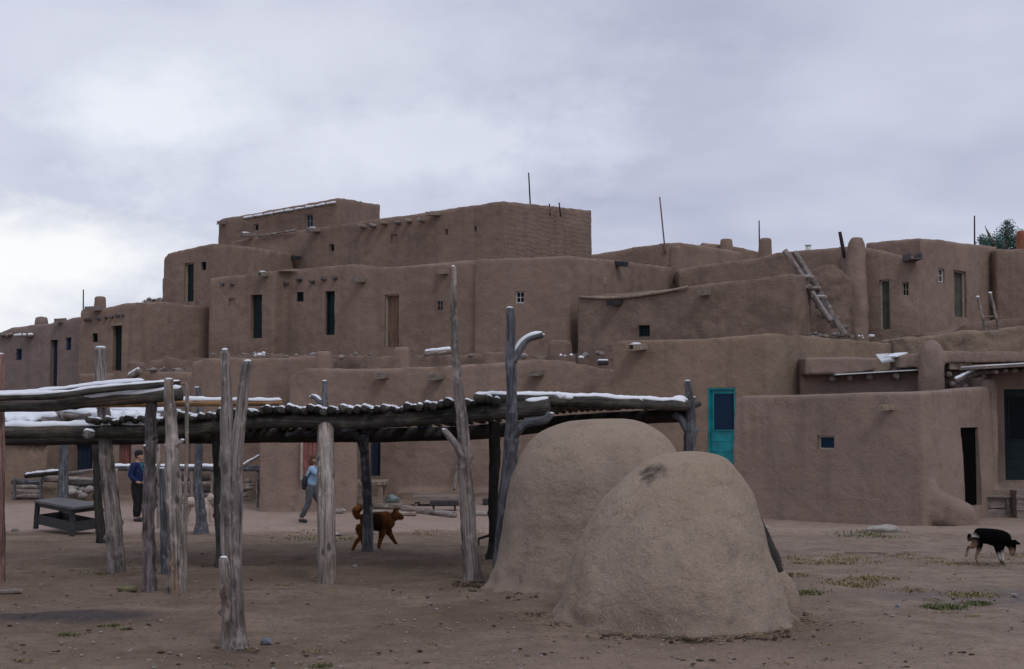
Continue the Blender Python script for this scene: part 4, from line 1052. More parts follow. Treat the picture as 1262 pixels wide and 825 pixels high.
# ------------------------------------------------------------------ ground
def ground_mat():
    m, nt, b = newmat('dirt_ground')
    p = geo_pos(nt)
    sep = nt.nodes.new('ShaderNodeSeparateXYZ'); nt.links.new(p, sep.inputs[0])
    c = mix(nt, mr(nt, nz(nt, p, .55, 6, .65), .32, .68), (.150,.107,.076), (.280,.208,.155))
    c = mix(nt, math_(nt,'MULTIPLY', mr(nt, nz(nt, p, 3.2, 5, .7), .45, .62), .55), c, (.128,.094,.072))
    # worn pale lane in front of the houses
    wy = math_(nt,'ADD', sep.outputs['Y'], math_(nt,'MULTIPLY', nz(nt, p, .35, 3), 5.0))
    lane = math_(nt,'MULTIPLY', mr(nt, wy, 31.6, 33.2), mr(nt, wy, 46.0, 43.0))
    c = mix(nt, math_(nt,'MULTIPLY', lane, .85), c, mix(nt, mr(nt, nz(nt, p, 1.4, 5, .6), .3, .7), (.345,.252,.208), (.425,.322,.272)))
    # right hand side is greyer and paler
    rx = mr(nt, math_(nt,'ADD', sep.outputs['X'], math_(nt,'MULTIPLY', nz(nt, p, .5, 3), 3.0)), 3.5, 6.0)
    c = mix(nt, math_(nt,'MULTIPLY', rx, .55), c, mix(nt, mr(nt, nz(nt, p, 2.2, 6, .7), .35, .65), (.225,.170,.132), (.375,.298,.242)))
    # pinkish dry soil in the very front
    fr = math_(nt,'MULTIPLY', mr(nt, sep.outputs['Y'], 14.2, 12.6), mr(nt, sep.outputs['X'], -1.0, 1.0))
    c = mix(nt, math_(nt,'MULTIPLY', fr, .5), c, (.33,.245,.195))
    # ragged-edged tone spots: a dark one front left, a greyer one right
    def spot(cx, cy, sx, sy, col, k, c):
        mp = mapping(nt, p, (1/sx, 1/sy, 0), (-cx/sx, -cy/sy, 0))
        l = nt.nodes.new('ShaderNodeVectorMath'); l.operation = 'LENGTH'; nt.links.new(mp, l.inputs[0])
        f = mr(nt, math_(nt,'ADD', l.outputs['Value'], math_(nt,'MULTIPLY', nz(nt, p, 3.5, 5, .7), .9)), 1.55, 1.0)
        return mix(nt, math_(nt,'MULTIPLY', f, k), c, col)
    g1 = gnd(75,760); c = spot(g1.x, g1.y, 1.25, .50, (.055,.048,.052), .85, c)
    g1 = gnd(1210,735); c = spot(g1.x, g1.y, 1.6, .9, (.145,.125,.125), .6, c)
    # grit
    gr = mr(nt, nz(nt, p, 38, 3, .7), .60, .70); c = mix(nt, math_(nt,'MULTIPLY', gr, .35), c, (.36,.31,.27))
    g2 = mr(nt, nz(nt, p, 21, 4, .75), .36, .46, 1, 0); c = mix(nt, math_(nt,'MULTIPLY', g2, .55), c, (.07,.052,.042))
    st = mr(nt, nz(nt, mapping(nt, p, (14, 55, 1)), 1, 2, .6), .66, .70); c = mix(nt, math_(nt,'MULTIPLY', st, .4), c, (.36,.29,.20))
    nt.links.new(c, b.inputs['Base Color']); b.inputs['Roughness'].default_value = .95; b.inputs['Specular IOR Level'].default_value = .15
    bump(nt, b, [(nz(nt, p, 5, 6, .7), .07, .9), (nz(nt, p, 45, 4, .7), .016, .9), (nz(nt, mapping(nt, p, (.35,1.4,1)), 3.5, 5, .6), .06, .7)])
    return m
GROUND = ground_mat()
def axis(a, b, s, outer):
    o = sorted(outer); v = [x for x in o if x < a]; k = int((b-a)/s)
    v += [a+s*i for i in range(k+1)]; v += [x for x in o if x > b]
    return v
xs = axis(-9, 11.2, .065, [-900,-400,-200,-120,-80,-60,-45,-35,-28,-22,-18,-15,-13,-11.5,-10.5,-9.7,11.9,12.8,14,15.5,18,22,28,35,45,60,80,120,200,400,900])
ys = axis(10.5, 34, .065, [-300,-100,-40,-10,0,4,7,9,10,34.3,34.8,35.5,36.5,38,40,42,45,50,56,64,75,90,120,200,400,1200])
me = bpy.data.meshes.new('ground'); co = []; fc = []
for y in ys:
    for x in xs:
        z = terrain(x, y)
        if -9.5 < x < 12 and 9 < y < 36:
            z += .035*noise.noise(Vector((x*.8,y*.8,0)))+.018*noise.noise(Vector((x*2.6,y*2.6,4)))+.010*noise.noise(Vector((x*7,y*7,8)))
            for (yc, amp, ph) in ((29.0,.03,0.0),(31.2,.03,.7),(24.5,.02,2.0)):
                dy = y-(yc+.8*math.sin(x*.16+ph)); z -= amp*math.exp(-(dy/.16)**2)-amp*.5*math.exp(-((abs(dy)-.3)/.14)**2)
            q_ = noise.noise(Vector((x*4.1,y*4.1,21))); z -= .022*max(0, q_-.28)*3
        if y > 60: z = -.5
        co.append((x, y, z))
nx = len(xs)
for j in range(len(ys)-1):
    for i in range(nx-1): fc.append((j*nx+i, j*nx+i+1, (j+1)*nx+i+1, (j+1)*nx+i))
me.from_pydata(co, [], fc); me.update()
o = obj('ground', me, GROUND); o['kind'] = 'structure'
for args_ in ((30,122,590,45.6,1.7),(225,330,592,45.2,1.6),(440,760,607,43.6,1.6)): bank("earth_bank", *args_)
# small stones and litter nobody would count
def scatter(name, lab, n, mat, s0, s1, reg, seed, flat=.6, sub=1, kind='stuff'):
    rn = random.Random(seed); bm = bmesh.new()
    for _ in range(n):
        px, py = reg(rn); g = gnd(px, py); s = rn.uniform(s0, s1)**1
        blob(bm, g+Vector((0,0,s*.1)), s*rn.uniform(.8,1.5), s, s*flat, sub, .4, rn.random()*50)
    o = obj(name, bm, mat, None, (0,14,0)); tag(o, lab, 'ground litter', kind=kind)
scatter('pebbles', 'small grey pebbles strewn over the plaza dirt', 480, STONE, .006, .022, lambda r: (r.uniform(-10,1270), 668+160*r.random()**1.1), 1)
scatter('pale_pebbles', 'tiny pale pebbles and chips on the dirt', 260, STONEP, .005, .015, lambda r: (r.uniform(-10,1270), 660+165*r.random()), 2)
scatter('dark_clods', 'dark clods and droppings on the dirt', 300, plain('dark_clod', (.06,.045,.036), .95, .3, 9), .008, .028, lambda r: (r.uniform(-10,1270), 675+150*r.random()), 3, .4)
def ovenreg(r):
    a = r.uniform(math.pi*.95, math.pi*2.08); k = 1.36+abs(r.gauss(0,.13))
    return 1.71+math.cos(a)*k, 15.3+math.sin(a)*k
def debris(name, lab, n, seed):
    rn = random.Random(seed); bm = bmesh.new()
    for i in range(n):
        if rn.random() < .7: x, y = ovenreg(rn)
        else:
            a = rn.uniform(math.pi*.9, math.pi*1.5); k = 1.42+abs(rn.gauss(0,.2)); x, y = 1.07+math.cos(a)*k, 18+math.sin(a)*k
        z = terrain(x,y); s = .006+.028*rn.random()**2
        if noise.noise(Vector((x*2.2,y*2.2,7))) < -.02: continue
        blob(bm, Vector((x,y,z+s*.3)), s*rn.uniform(.8,1.6), s, s*.6, 1, .5, i)
    tag(obj(name, bm, plain('dark_debris', (.085,.062,.045), .95, .5, 20), None, (1.8,14,0)), lab, 'ground litter', kind='stuff')
debris('oven_debris', 'crumbled dark clay and straw round the foot of the ovens', 1000, 5)
# straw and twigs
rn = random.Random(12); bm = bmesh.new()
for i in range(900):
    if i < 420: x, y = ovenreg(rn); x += rn.uniform(-.15,.15); y += rn.uniform(-.15,.15); z = terrain(x,y)
    else: g = gnd(rn.uniform(-10,1270), 675+150*rn.random()); x, y, z = g
    a = rn.uniform(0,3.14); l = rn.uniform(.03,.11); w = .003
    d = Vector((math.cos(a)*l, math.sin(a)*l, rn.uniform(-.01,.02))); s = Vector((-d.y, d.x, 0)).normalized()*w; c = Vector((x,y,z+.012))
    vs = [bm.verts.new(c+q) for q in (-s, s, s+d, d-s)]; up2 = [bm.verts.new(v.co+Vector((0,0,.004))) for v in vs]
    bm.faces.new(vs[::-1]); bm.faces.new(up2)
    for k in range(4): bm.faces.new((vs[k], vs[(k+1)%4], up2[(k+1)%4], up2[k]))
tag(obj('straw', bm, plain('straw_bits', (.34,.26,.16), .9, .5, 9), None, (0,14,0)), 'bits of straw and twigs scattered on the dirt', 'ground litter', kind='stuff')
# grass tufts
def grassmat(name, a, b_):
    m, nt, b = newmat(name); p = geo_pos(nt)
    nt.links.new(mix(nt, mr(nt, nz(nt, p, 9, 3), .35, .65), a, b_), b.inputs['Base Color']); b.inputs['Roughness'].default_value = .8; return m
GR_G = grassmat('green_grass', (.06,.085,.028), (.14,.145,.055)); GR_D = grassmat('dry_grass', (.15,.12,.05), (.28,.22,.11))
def tufts(name, lab, spots, mat, seed):
    rn = random.Random(seed); bm = bmesh.new()
    for (px,py,w,n,h) in spots:
        for _ in range(int(n*1.7)):
            u = rn.gauss(0,.42); v = rn.gauss(0,.30)
            g = gnd(px+u*w, py+v*w*.16)
            a = rn.uniform(0,6.28); l = h*rn.uniform(.4,1.1); ln = Vector((math.cos(a), math.sin(a), 0))*l*rn.uniform(.3,1.0); s = Vector((-ln.y, ln.x, 0)).normalized()*.008
            b0 = g-Vector((0,0,.01)); m1 = b0+ln*.4+Vector((0,0,l*.7)); t1 = b0+ln+Vector((0,0,l*.8))
            v0, v1, v2, v3, v4 = [bm.verts.new(q) for q in (b0-s, b0+s, m1+s*.8, m1-s*.8, t1)]
            bm.faces.new((v0,v1,v2,v3)); bm.faces.new((v3,v2,v4))
    tag(obj(name, bm, mat, None, (0,18,0)), lab, 'grass', kind='stuff')
tufts('green_grass', 'sparse green grass tufts on the plaza dirt', [(1162,749,34,420,.05),(1203,744,24,200,.04),(1070,658,44,260,.06),(1088,661,60,160,.04),(994,731,26,140,.05),(85,782,18,50,.03),(137,771,14,60,.03),(155,775,10,40,.03),(356,723,14,60,.04),
    (130,708,30,90,.04),(378,663,50,140,.05),(425,664,40,120,.05),(480,770,14,30,.03),(270,821,30,60,.03),(40,758,14,30,.03),(395,820,20,40,.03),(1020,815,20,30,.03)], GR_G, 1)
dry = [(1045,722,44,300,.05),(1072,713,40,160,.04),(1120,728,36,100,.04),(1195,733,40,200,.04),(1140,741,26,100,.04),(1205,761,22,100,.04),(968,709,34,120,.05),(1100,655,30,40,.04),(1165,756,30,70,.03)]
rn = random.Random(4)
for i in range(46): dry.append((rn.uniform(960,1262), 686+rn.gauss(0,2)+ (0 if i%2 else 8), rn.uniform(20,46), 42, .035))
for i in range(26): dry.append((rn.uniform(0,600), 655+rn.gauss(0,2.5), rn.uniform(20,46), 40, .035))
for i in range(30): dry.append((rn.uniform(0,1262), rn.uniform(690,820), rn.uniform(6,20), 12, .03))
tufts('dry_grass', 'dry yellow grass thinly covering the dirt', dry, GR_D, 2)
# ------------------------------------------------------------------ single stones and wood on the ground
def stone(px, py, wpx, hpx, mat, lab, seed=1, group=None, cat='stone', dep=.8):
    g = gnd(px, py); s = 1/ppm(g.y); bm = bmesh.new(); blob(bm, g+Vector((0,0,hpx*s*.38)), wpx*s/2, wpx*s/2*dep, hpx*s*.6, 3, .35, seed, 1.8)
    tag(obj('stone', bm, mat, None, g), lab, cat, group)
stone(1090,656,41,9,STONEP,'long pale boulder in the grass before the front adobe room',3, dep=.45)
stone(157,729,24,8,plain('mossy_stone',(.17,.155,.09),.9,.4,20),'mossy brown stone at the foot of the dark bark post',4)
stone(329,794,15,8,STONEB,'smooth blue grey stone beside the nearest forked post',5); stone(945,652,6,4,STONEP,'small white stone near the wall right of the turquoise door',6)
stone(1106,749,5,4,STONEB,'small blue grey stone near the dry grass tufts',7)
for k,(x,y,w) in enumerate(((18,655,9),(412,660,18),(388,677,8),(437,700,8),(1250,735,8),(1100,686,6))): stone(x,y,w,4,STONE,['dark flat stone at the left edge of the lane','flat grey stone behind the squared post','small dark stone left of the squared post','small stone right of the squared post','dark stone at the right edge','small stone in the dry grass strip'][k],20+k)
rn = random.Random(9); SG = 'round stones heaped on the earth bank'
for k in range(22):
    px = rn.uniform(84,120); py = rn.uniform(598,612); Y = 44.0-(py-598)*.06; p = at(px,py,Y); s = rn.uniform(.07,.15)
    bm = bmesh.new(); blob(bm, p, s*1.2, s, s*.8, 2, .4, k); tag(obj('stone', bm, STONEP if k%2 else STONE, None, p), 'round stone in the heap on the bank left of the man', 'stone', SG)
for k in range(14):
    px = rn.uniform(262,318); py = rn.uniform(592,612); Y = 44.0-(py-592)*.06; p = at(px,py,Y); s = rn.uniform(.05,.11)
    bm = bmesh.new(); blob(bm, p, s*1.3, s, s*.7, 2, .4, k+40); tag(obj('stone', bm, STONE if k%3 else STONEP, None, p), 'rough stone in the rubble bank behind the forked post', 'stone', 'stones in the rubble bank')
for k in range(9):
    px = rn.uniform(412,440); py = rn.uniform(617,634); g = gnd(px,py); s = rn.uniform(.05,.11)
    bm = bmesh.new(); blob(bm, g+Vector((0,0,.05)), s*1.3, s, s*.8, 2, .4, k+70); tag(obj('stone', bm, STONEP if k%2 else STONE, None, g), 'pale stone beside the plank platform behind the brown dog', 'stone', 'stones by the plank platform')
def gboard(x0,y0,x1,y1,w,t,mat,lab,name='board',cat='board',lift=.03):
    a_, b_ = gnd(x0,y0), gnd(x1,y1); a_.z += lift; b_.z += lift; bm = bmesh.new(); board(bm, a_, b_, w, t); tag(obj(name, bm, mat, None, a_, smooth=False), lab, cat)
gboard(-12,733,27,731,.12,.035,W_PLNKG,'flat grey board on the dirt at the left edge')
gboard(1041,683,1093,684,.05,.03,W_PLNKG,'thin grey batten on the dirt right of the ovens')
# snowy rail behind the posts
t = thing('rail_fence', 'low snowy rail on short posts behind the man and the white dog', 'rail', at(230,612,40.5))
a_, b_ = at(140,577,40.6), at(322,577.5,40.4)
bm = bmesh.new(); tube(bm, [a_,b_], [.085,.085], seg=12, step=.15, seed=5); rl = obj('rail', bm, W_BLUE, t); bm = bmesh.new(); snow_strip(bm, [a_,b_], [.085,.085], .0,.72, thick=.05, seed=2); obj('snow', bm, SNOW, rl)
for x in (143,176,236,262,318):
    p = at(x,578,40.5); bm = bmesh.new(); tube(bm, [Vector((p.x,p.y,terrain(p.x,p.y)-.1)), p], [.06,.055], seg=10, step=.1, seed=x); obj('post', bm, W_PALE, t)
for k,y in enumerate((589,597,604,611)):
    logthing(225,y,266,y-.5,42.0,41.8,.095,W_PALE if k%2 else W_BEAM,['topmost log','second log','third log','lowest log'][k]+' in the stack behind the white dog',seed=330+k,group='logs stacked behind the white dog')
logthing(296,576,321,562,39.6,39.4,.03,W_PALE,'slanting white-topped pole by the projecting room',snow=True,seed=340,name='pole',cat='pole')
# plank platform under the blue door
def frame_table(name, lab, cat, x0,x1,yt,yb,Y,dep,mat,topt=.08,legs=.07,slab=None,parts=('top','leg')):
    p0,p1 = at(x0,yt,Y), at(x1,yt,Y); zb = terrain(p0.x,Y)-.03; zt = p0.z
    t = thing(name, lab, cat, ((p0.x+p1.x)/2, Y+dep/2, zb+.03))
    bm = bmesh.new(); n = max(2,int(dep/.2))
    for i in range(n): add_box(bm, Vector((p0.x-.03, Y+dep*i/n+.004, zt-topt)), Vector((p1.x-p0.x+.06,0,0)), Vector((0,dep/n-.01,0)), Vector((0,0,topt)), .006)
    obj(parts[0], bm, mat, t, smooth=False)
    for xx in (p0.x+.04, p1.x-.04-legs):
        for yy in (Y+.05, Y+dep-.05-legs):
            bm = bmesh.new(); add_box(bm, Vector((xx,yy,zb)), Vector((legs,0,0)), Vector((0,legs,0)), Vector((0,0,zt-topt-zb-.002)), .004); obj(parts[1], bm, mat, t, smooth=False)
    return t, p0, p1, zb, zt
t,p0,p1,zb,zt = frame_table('plank_platform','low platform of weathered planks in two tiers under the dark blue door','platform',413,473,594,618,40.4,1.4,W_PLANK,.10,.12)
for z in (zt-.42,): 
    bm = bmesh.new(); add_box(bm, Vector((p0.x-.1,40.25,z)), Vector((p1.x-p0.x-.25,0,0)), Vector((0,.10,0)), Vector((0,0,.20)), .01); obj('lower_plank', bm, W_PLNKG, t, smooth=False)
frame_table('low_bench','low bench with dark sides against the centre house wall','bench',509,566,612,622,41.0,.9,W_PLNKG,.16,.1)
frame_table('metal_bench','small dark bench on thin legs in front of the low bench','bench',531,563,618,632,39.0,.5,W_PLNKD,.12,.04)
frame_table('dark_crate_table','dark little table behind the dark post near the ovens','table',596,612,616,628,41.5,.6,W_PLNKD,.14,.06)
logthing(461,623,496,624,38.6,38.3,.095,W_PALE,'thick short log behind the brown dog',seed=350,ground=True)
logthing(455,631,512,633,36.8,36.6,.07,W_PALE,'long pale pole on the ground behind the brown dog',seed=351,ground=True)
logthing(497,626,560,634,37.8,36.6,.09,W_PINKW if 'W_PINKW' in globals() else W_PALE,'thick pinkish log slanting across the ground',seed=352,ground=True)
logthing(585,632,640,633,37.0,36.9,.08,W_PALE,'pale log lying left of the farther oven',seed=353,ground=True)
logthing(560,604,566,556,44.0,44.5,.05,W_PALE,'pale upright pole leaning on the centre house wall',seed=354,name='pole',cat='pole')
bm = bmesh.new(); p = at(484,612,40.6); blob(bm, p-Vector((0,0,.1)), .19,.18,.13,3,.4,7); tag(obj('cloth_bundle', bm, plain('pale_blue_cloth',(.20,.24,.24),.8,.4,6), None, p), 'pale blue-green bundle of cloth by the plank platform', 'bundle')
bm = bmesh.new(); a_, b_ = gnd(592,672), at(607,661,22.3); tube(bm, [at(590,664,22.2), at(607,659,22.3)], [.02,.02], seg=6, step=.1); tube(bm, [at(590,664,22.2), gnd(590,672)], [.015,.015], seg=6, step=.1)
tag(obj('iron_bracket', bm, W_DARK, None, gnd(592,672)), 'thin dark bracket sticking out of the dark post by the oven', 'bracket')
# ------------------------------------------------------------------ people and dogs
def skin(verts, edges, radii, sub=2, root=0):
    me = bpy.data.meshes.new('sk'); me.from_pydata([tuple(v) for v in verts], edges, [])
    o = bpy.data.objects.new('sk', me); C.objects.link(o)
    m = o.modifiers.new('s','SKIN'); m.use_smooth_shade = True
    for i, r in enumerate(radii):
        d = me.skin_vertices[0].data[i]; d.radius = (r, r) if not isinstance(r, tuple) else r; d.use_root = (i == root)
    s = o.modifiers.new('ss','SUBSURF'); s.levels = sub; s.render_levels = sub
    dg = bpy.context.evaluated_depsgraph_get(); dg.update()
    out = bpy.data.meshes.new_from_object(o.evaluated_get(dg)); bpy.data.objects.remove(o)
    return out
def union(meshes, voxel, smooth_n=2, disp=()):
    bm = bmesh.new()
    for m in meshes: bm.from_mesh(m)
    return finish(M2(bm), voxel, smooth_n, disp, .5)
def chain_mesh(chains, xf=lambda p: p):
    """chains share a root: each is list of (pos, r); returns one skin mesh per chain"""
    out = []
    for ch in chains:
        vs = [xf(c[0]) for c in ch]; rs = [c[1]*1.1 for c in ch]
        out.append(skin(vs, [(i,i+1) for i in range(len(vs)-1)], rs, 2))
    return out
def ell(c, rx, ry, rz, xf, sub=3):
    bm = bmesh.new(); r = bmesh.ops.create_icosphere(bm, subdivisions=sub, radius=1)
    for v in bm.verts: v.co = xf(Vector((c[0]+v.co.x*rx, c[1]+v.co.y*ry, c[2]+v.co.z*rz)))
    return M2(bm)
SKIN = plain('skin', (.42,.25,.18), .6, .12, 20, bumpd=0)
def person(label, foot, rot, J, hair_col, top_col, leg_col, scale=1.0, hairlen=.0, extra=None, collar=None):
    """J: dict of joints in local metres (x forward, y left, z up)"""
    M = Matrix.Translation(foot)@Matrix.Rotation(rot,4,'Z')@Matrix.Scale(scale,4)
    xf = lambda p: M@Vector(p)
    S = scale; ms = []
    V = lambda *a: Vector(a)
    pel, che, nk, hd = J['pelvis'], J['chest'], J['neck'], J['head']
    torso = [(pel,.115*S),((pel+che)/2,.105*S),(che,.125*S),(nk-V(0,0,.05),.075*S),(nk,.052*S),(hd-V(0,0,.05),.055*S)]
    chains = [torso]; arms = []; legs = []
    for sd in ('L','R'):
        sh, el, wr, ha = [J[k+sd] for k in ('sh','el','wr','ha')]
        arms.append([(nk-V(0,0,.09),.06*S),(sh,.062*S),((sh+el)/2,.05*S),(el,.042*S),((el+wr)/2,.038*S),(wr,.027*S),((wr+ha)/2,.034*S),(ha,.030*S)])
        hp, kn, an, to = [J[k+sd] for k in ('hp','kn','an','to')]
        legs.append([(pel,.10*S),(hp,.092*S),((hp+kn)/2,.078*S),(kn,.056*S),((kn+an)/2,.052*S),(an,.036*S),(to,.036*S)])
    ms += chain_mesh(chains+arms+legs, xf)
    ms.append(ell(hd, .098, .076, .118, xf)); ms.append(ell(hd+V(.085,0,-.07), .025,.03,.03, xf, 2))
    ms.append(ell(hd+V(.105,0,-.015), .022,.014,.025, xf, 2))
    for y in (.076,-.076): ms.append(ell(hd+V(-.005,y,-.01), .022,.012,.032, xf, 2))
    # fingers
    for sd in ('L','R'):
        ha, wr = J['ha'+sd], J['wr'+sd]; d = (ha-wr).normalized(); side = d.cross(V(0,0,1)); side = side.normalized() if side.length > .1 else V(0,1,0)
        dn = side.cross(d).normalized()
        for k, ln in zip((-1.5,-.5,.5,1.5), (.055,.07,.075,.065)):
            b = ha+side*k*.017; ms += chain_mesh([[(b-d*.02,.009*S),(b+d*ln*.55,.009*S),(b+d*ln*.95+dn*-.02*(1 if dn.z>0 else -1),.0075*S)]], xf)
        b = ha-d*.03+side*.028; ms += chain_mesh([[(b,.010*S),(b+side*.025+d*.025,.009*S),(b+side*.03+d*.055,.008*S)]], xf)
    body = obj('person', union(ms, .010), SKIN, None, foot); tag(body, label, 'person')
    # clothes follow the same joints
    jk = chain_mesh([[(pel-V(0,0,.06),.145*S),(pel+V(0,0,.08),.140*S),((pel+che)/2,.135*S),(che,.150*S),(nk-V(0,0,.06),.10*S),(nk-V(0,0,.0),.070*S)]]+[[(nk-V(0,0,.10),.08*S)]+[(p,r+.024*S) for p, r in a[1:5]]+[(a[5][0]*.85+a[4][0]*.15,.045*S)] for a in arms], xf)
    obj('jacket', union(jk, .014, 2, ((.12,.03),)), plain('jacket_cloth', top_col, .7, .25, 6), body)
    tr = chain_mesh([[(pel+V(0,0,.04),.130*S),(pel-V(0,0,.05),.125*S)]]+[[(p,r+.018*S) for p, r in l[:5]]+[(l[5][0]+V(0,0,.02),.055*S)] for l in legs], xf)
    obj('trousers', union(tr, .014, 2, ((.12,.03),)), plain('trouser_cloth', leg_col, .85, .3, 6), body)
    for l in legs:
        an, to = l[5][0], l[6][0]; sh = chain_mesh([[(an-V(.05,0,.02),.046*S),(an+(to-an)*.5-V(0,0,.01),.048*S),(to+V(.05,0,0),.042*S)]], xf)
        obj('shoe', union(sh, .012), plain('shoe_leather', (.03,.03,.032), .6, .3, 9), body)
    hm = [ell(hd+V(-.022,0,.022), .098,.088,.115, xf), ell(hd+V(-.01,0,.06), .100,.085,.075, xf)]
    if hairlen: hm += [ell(hd+V(-.075,0,-.06), .06,.085,.10, xf), ell(hd+V(-.03,.06,-.05), .06,.035,.09, xf), ell(hd+V(-.03,-.06,-.05), .06,.035,.09, xf)]
    obj('hair', union(hm, .012, 1, ((.06,.03),)), plain('hair', hair_col, .7, .4, 40), body)
    for y in (.032,-.032):
        obj('eye', ell(hd+V(.088,y,.012), .010,.013,.008, xf, 2), DARK, body)
    obj('mouth', ell(hd+V(.098,0,-.055), .008,.024,.006, xf, 2), plain('lips', (.25,.09,.08), .6, .1, 9), body)
    return body, xf
V3 = lambda *a: Vector(a)
g = gnd(168,643)
J = dict(pelvis=V3(0,0,.95), chest=V3(.01,0,1.27), neck=V3(.02,0,1.47), head=V3(.05,0,1.62),
 shL=V3(0,.19,1.41), elL=V3(-.04,.25,1.13), wrL=V3(.15,.17,1.03), haL=V3(.22,.13,1.05), shR=V3(0,-.19,1.41), elR=V3(-.05,-.26,1.13), wrR=V3(.13,-.20,.97), haR=V3(.20,-.17,.97),
 hpL=V3(0,.10,.90), knL=V3(.03,.11,.50), anL=V3(-.02,.11,.08), toL=V3(.13,.12,.045), hpR=V3(0,-.10,.90), knR=V3(.05,-.10,.50), anR=V3(.03,-.10,.08), toR=V3(.18,-.11,.045))
body, xf = person('person in royal blue jacket, black trousers and dark cap, standing between the left posts', g, R(-14), J, (.02,.018,.018), (.008,.018,.075), (.012,.012,.014), 1.0)
sc = chain_mesh([[(V3(.06,0,1.45),.075),(V3(.10,0,1.36),.05),(V3(.13,.02,1.22),.03)]], xf)
obj('scarf', union(sc,.012), plain('teal_scarf', (.03,.17,.20), .8, .3, 8), body)
obj('cap', union([ell(V3(.045,0,1.70), .112,.10,.07, xf), ell(V3(.04,0,1.66), .116,.104,.03, xf)], .011), plain('dark_cap', (.025,.022,.028), .9, .3, 20), body)
g = gnd(383,645)
J = dict(pelvis=V3(0,0,.94), chest=V3(.03,0,1.25), neck=V3(.04,0,1.43), head=V3(.07,0,1.57),
 shL=V3(.03,.17,1.38), elL=V3(.10,.23,1.12), wrL=V3(.30,.20,1.16), haL=V3(.37,.17,1.18), shR=V3(.03,-.17,1.38), elR=V3(.20,-.22,1.20), wrR=V3(.24,-.12,1.44), haR=V3(.21,-.07,1.50),
 hpL=V3(0,.09,.89), knL=V3(.20,.09,.52), anL=V3(.26,.09,.10), toL=V3(.41,.09,.06), hpR=V3(0,-.09,.89), knR=V3(-.04,-.09,.48), anR=V3(-.24,-.09,.11), toR=V3(-.11,-.09,.045))
body, xf = person('person in light blue jacket and grey trousers with a dark shoulder bag, walking right', g, R(-6), J, (.10,.045,.022), (.26,.40,.56), (.085,.09,.10), .98, hairlen=1)
bg = union([ell(V3(-.13,-.05,1.02), .09,.15,.16, xf), ell(V3(-.15,-.05,.90), .07,.12,.08, xf)], .014, 2)
bo = obj('shoulder_bag', bg, plain('dark_bag', (.018,.022,.035), .7, .3, 9), body)
st = chain_mesh([[(V3(-.10,-.15,1.08),.018),(V3(.05,-.19,1.28),.016),(V3(.06,-.08,1.44),.016)]], xf); obj('strap', st[0], plain('dark_strap', (.018,.022,.035), .7, .3, 9), bo)
def dog(label, Y, body, legs, tail, head, mat, ears, gp, voxel=.014, fur=.02, name='dog', k=1.18, coat=None):
    s = 1/ppm(Y); P = lambda c: at(c[0], c[1], Y)+Vector((0, c[3] if len(c) > 3 else 0, 0))
    ms = []
    for ch in [body, tail, head]+legs+ears:
        vs = [P(c) for c in ch]; rs = [c[2]*s*(k if ch not in legs else k*.86) for c in ch]
        ms.append(skin(vs, [(i,i+1) for i in range(len(vs)-1)], rs, 2))
    me = union(ms, voxel, 2, ((.05,fur),))
    src = [(p.center.copy(), p.normal.copy(), p.area) for p in me.polygons] if coat else None
    o = obj(name, me, mat, None, gp); tag(o, label, 'dog')
    if coat:
        n, ln = coat; rn = random.Random(5); bm = bmesh.new(); keys = rn.choices(range(len(src)), weights=[q[2] for q in src], k=n)
        for i in keys:
            p, nn, _ = src[i]
            if p.z < gp[2]+.22: continue
            back = Vector((-1, rn.uniform(-.3,.3), -.75+rn.uniform(-.3,.3))).normalized(); dr = (nn*.45+back*.8).normalized()*ln*rn.uniform(.5,1.2)
            sd = dr.cross(nn); sd = (sd.normalized() if sd.length > 1e-4 else Vector((0,1,0)))*.006
            q = p-nn*.004; v = [bm.verts.new(x) for x in (q-sd, q+sd, q+dr)]; bm.faces.new(v)
        obj('fur_coat', bm, mat, o)
    return o, P, s
def furmat(name, base, dark, light, zones=()):
    """zones: list of (centre, radius, colour) of real coat patches"""
    m, nt, b = newmat(name); p = geo_pos(nt)
    c = mix(nt, mr(nt, nz(nt, p, 5, 4, .6), .35, .65), base, dark)
    c = mix(nt, math_(nt,'MULTIPLY', mr(nt, nz(nt, mapping(nt, p, (18,40,40)), 1.5, 3), .45, .7), .5), c, light)
    for cen, r, col in zones:
        d = nt.nodes.new('ShaderNodeVectorMath'); d.operation = 'DISTANCE'; nt.links.new(mapping(nt, p, (1,.5,1)), d.inputs[0]); d.inputs[1].default_value = (cen[0], cen[1]*.5, cen[2])
        f = mr(nt, math_(nt,'ADD', d.outputs['Value'], math_(nt,'MULTIPLY', nz(nt, p, 14, 3), .06)), r+.06, r)
        c = mix(nt, f, c, col)
    nt.links.new(c, b.inputs['Base Color']); b.inputs['Roughness'].default_value = .95; b.inputs['Specular IOR Level'].default_value = .03
    bump(nt, b, [(nz(nt, mapping(nt, p, (30,60,60)), 1, 3), .01, .8)])
    return m
Yd = gnd(460,679).y+.35
PB = lambda x, y: at(x, y, Yd)
m = furmat('brown_fur', (.135,.052,.018), (.06,.024,.012), (.24,.095,.033), [(PB(463,643),.17,(.03,.016,.011)),(PB(466,656),.10,(.03,.016,.011)),(PB(447,650),.06,(.06,.026,.014)),(PB(498,639.5),.035,(.02,.015,.013)),(PB(440,626),.05,(.50,.20,.05))])
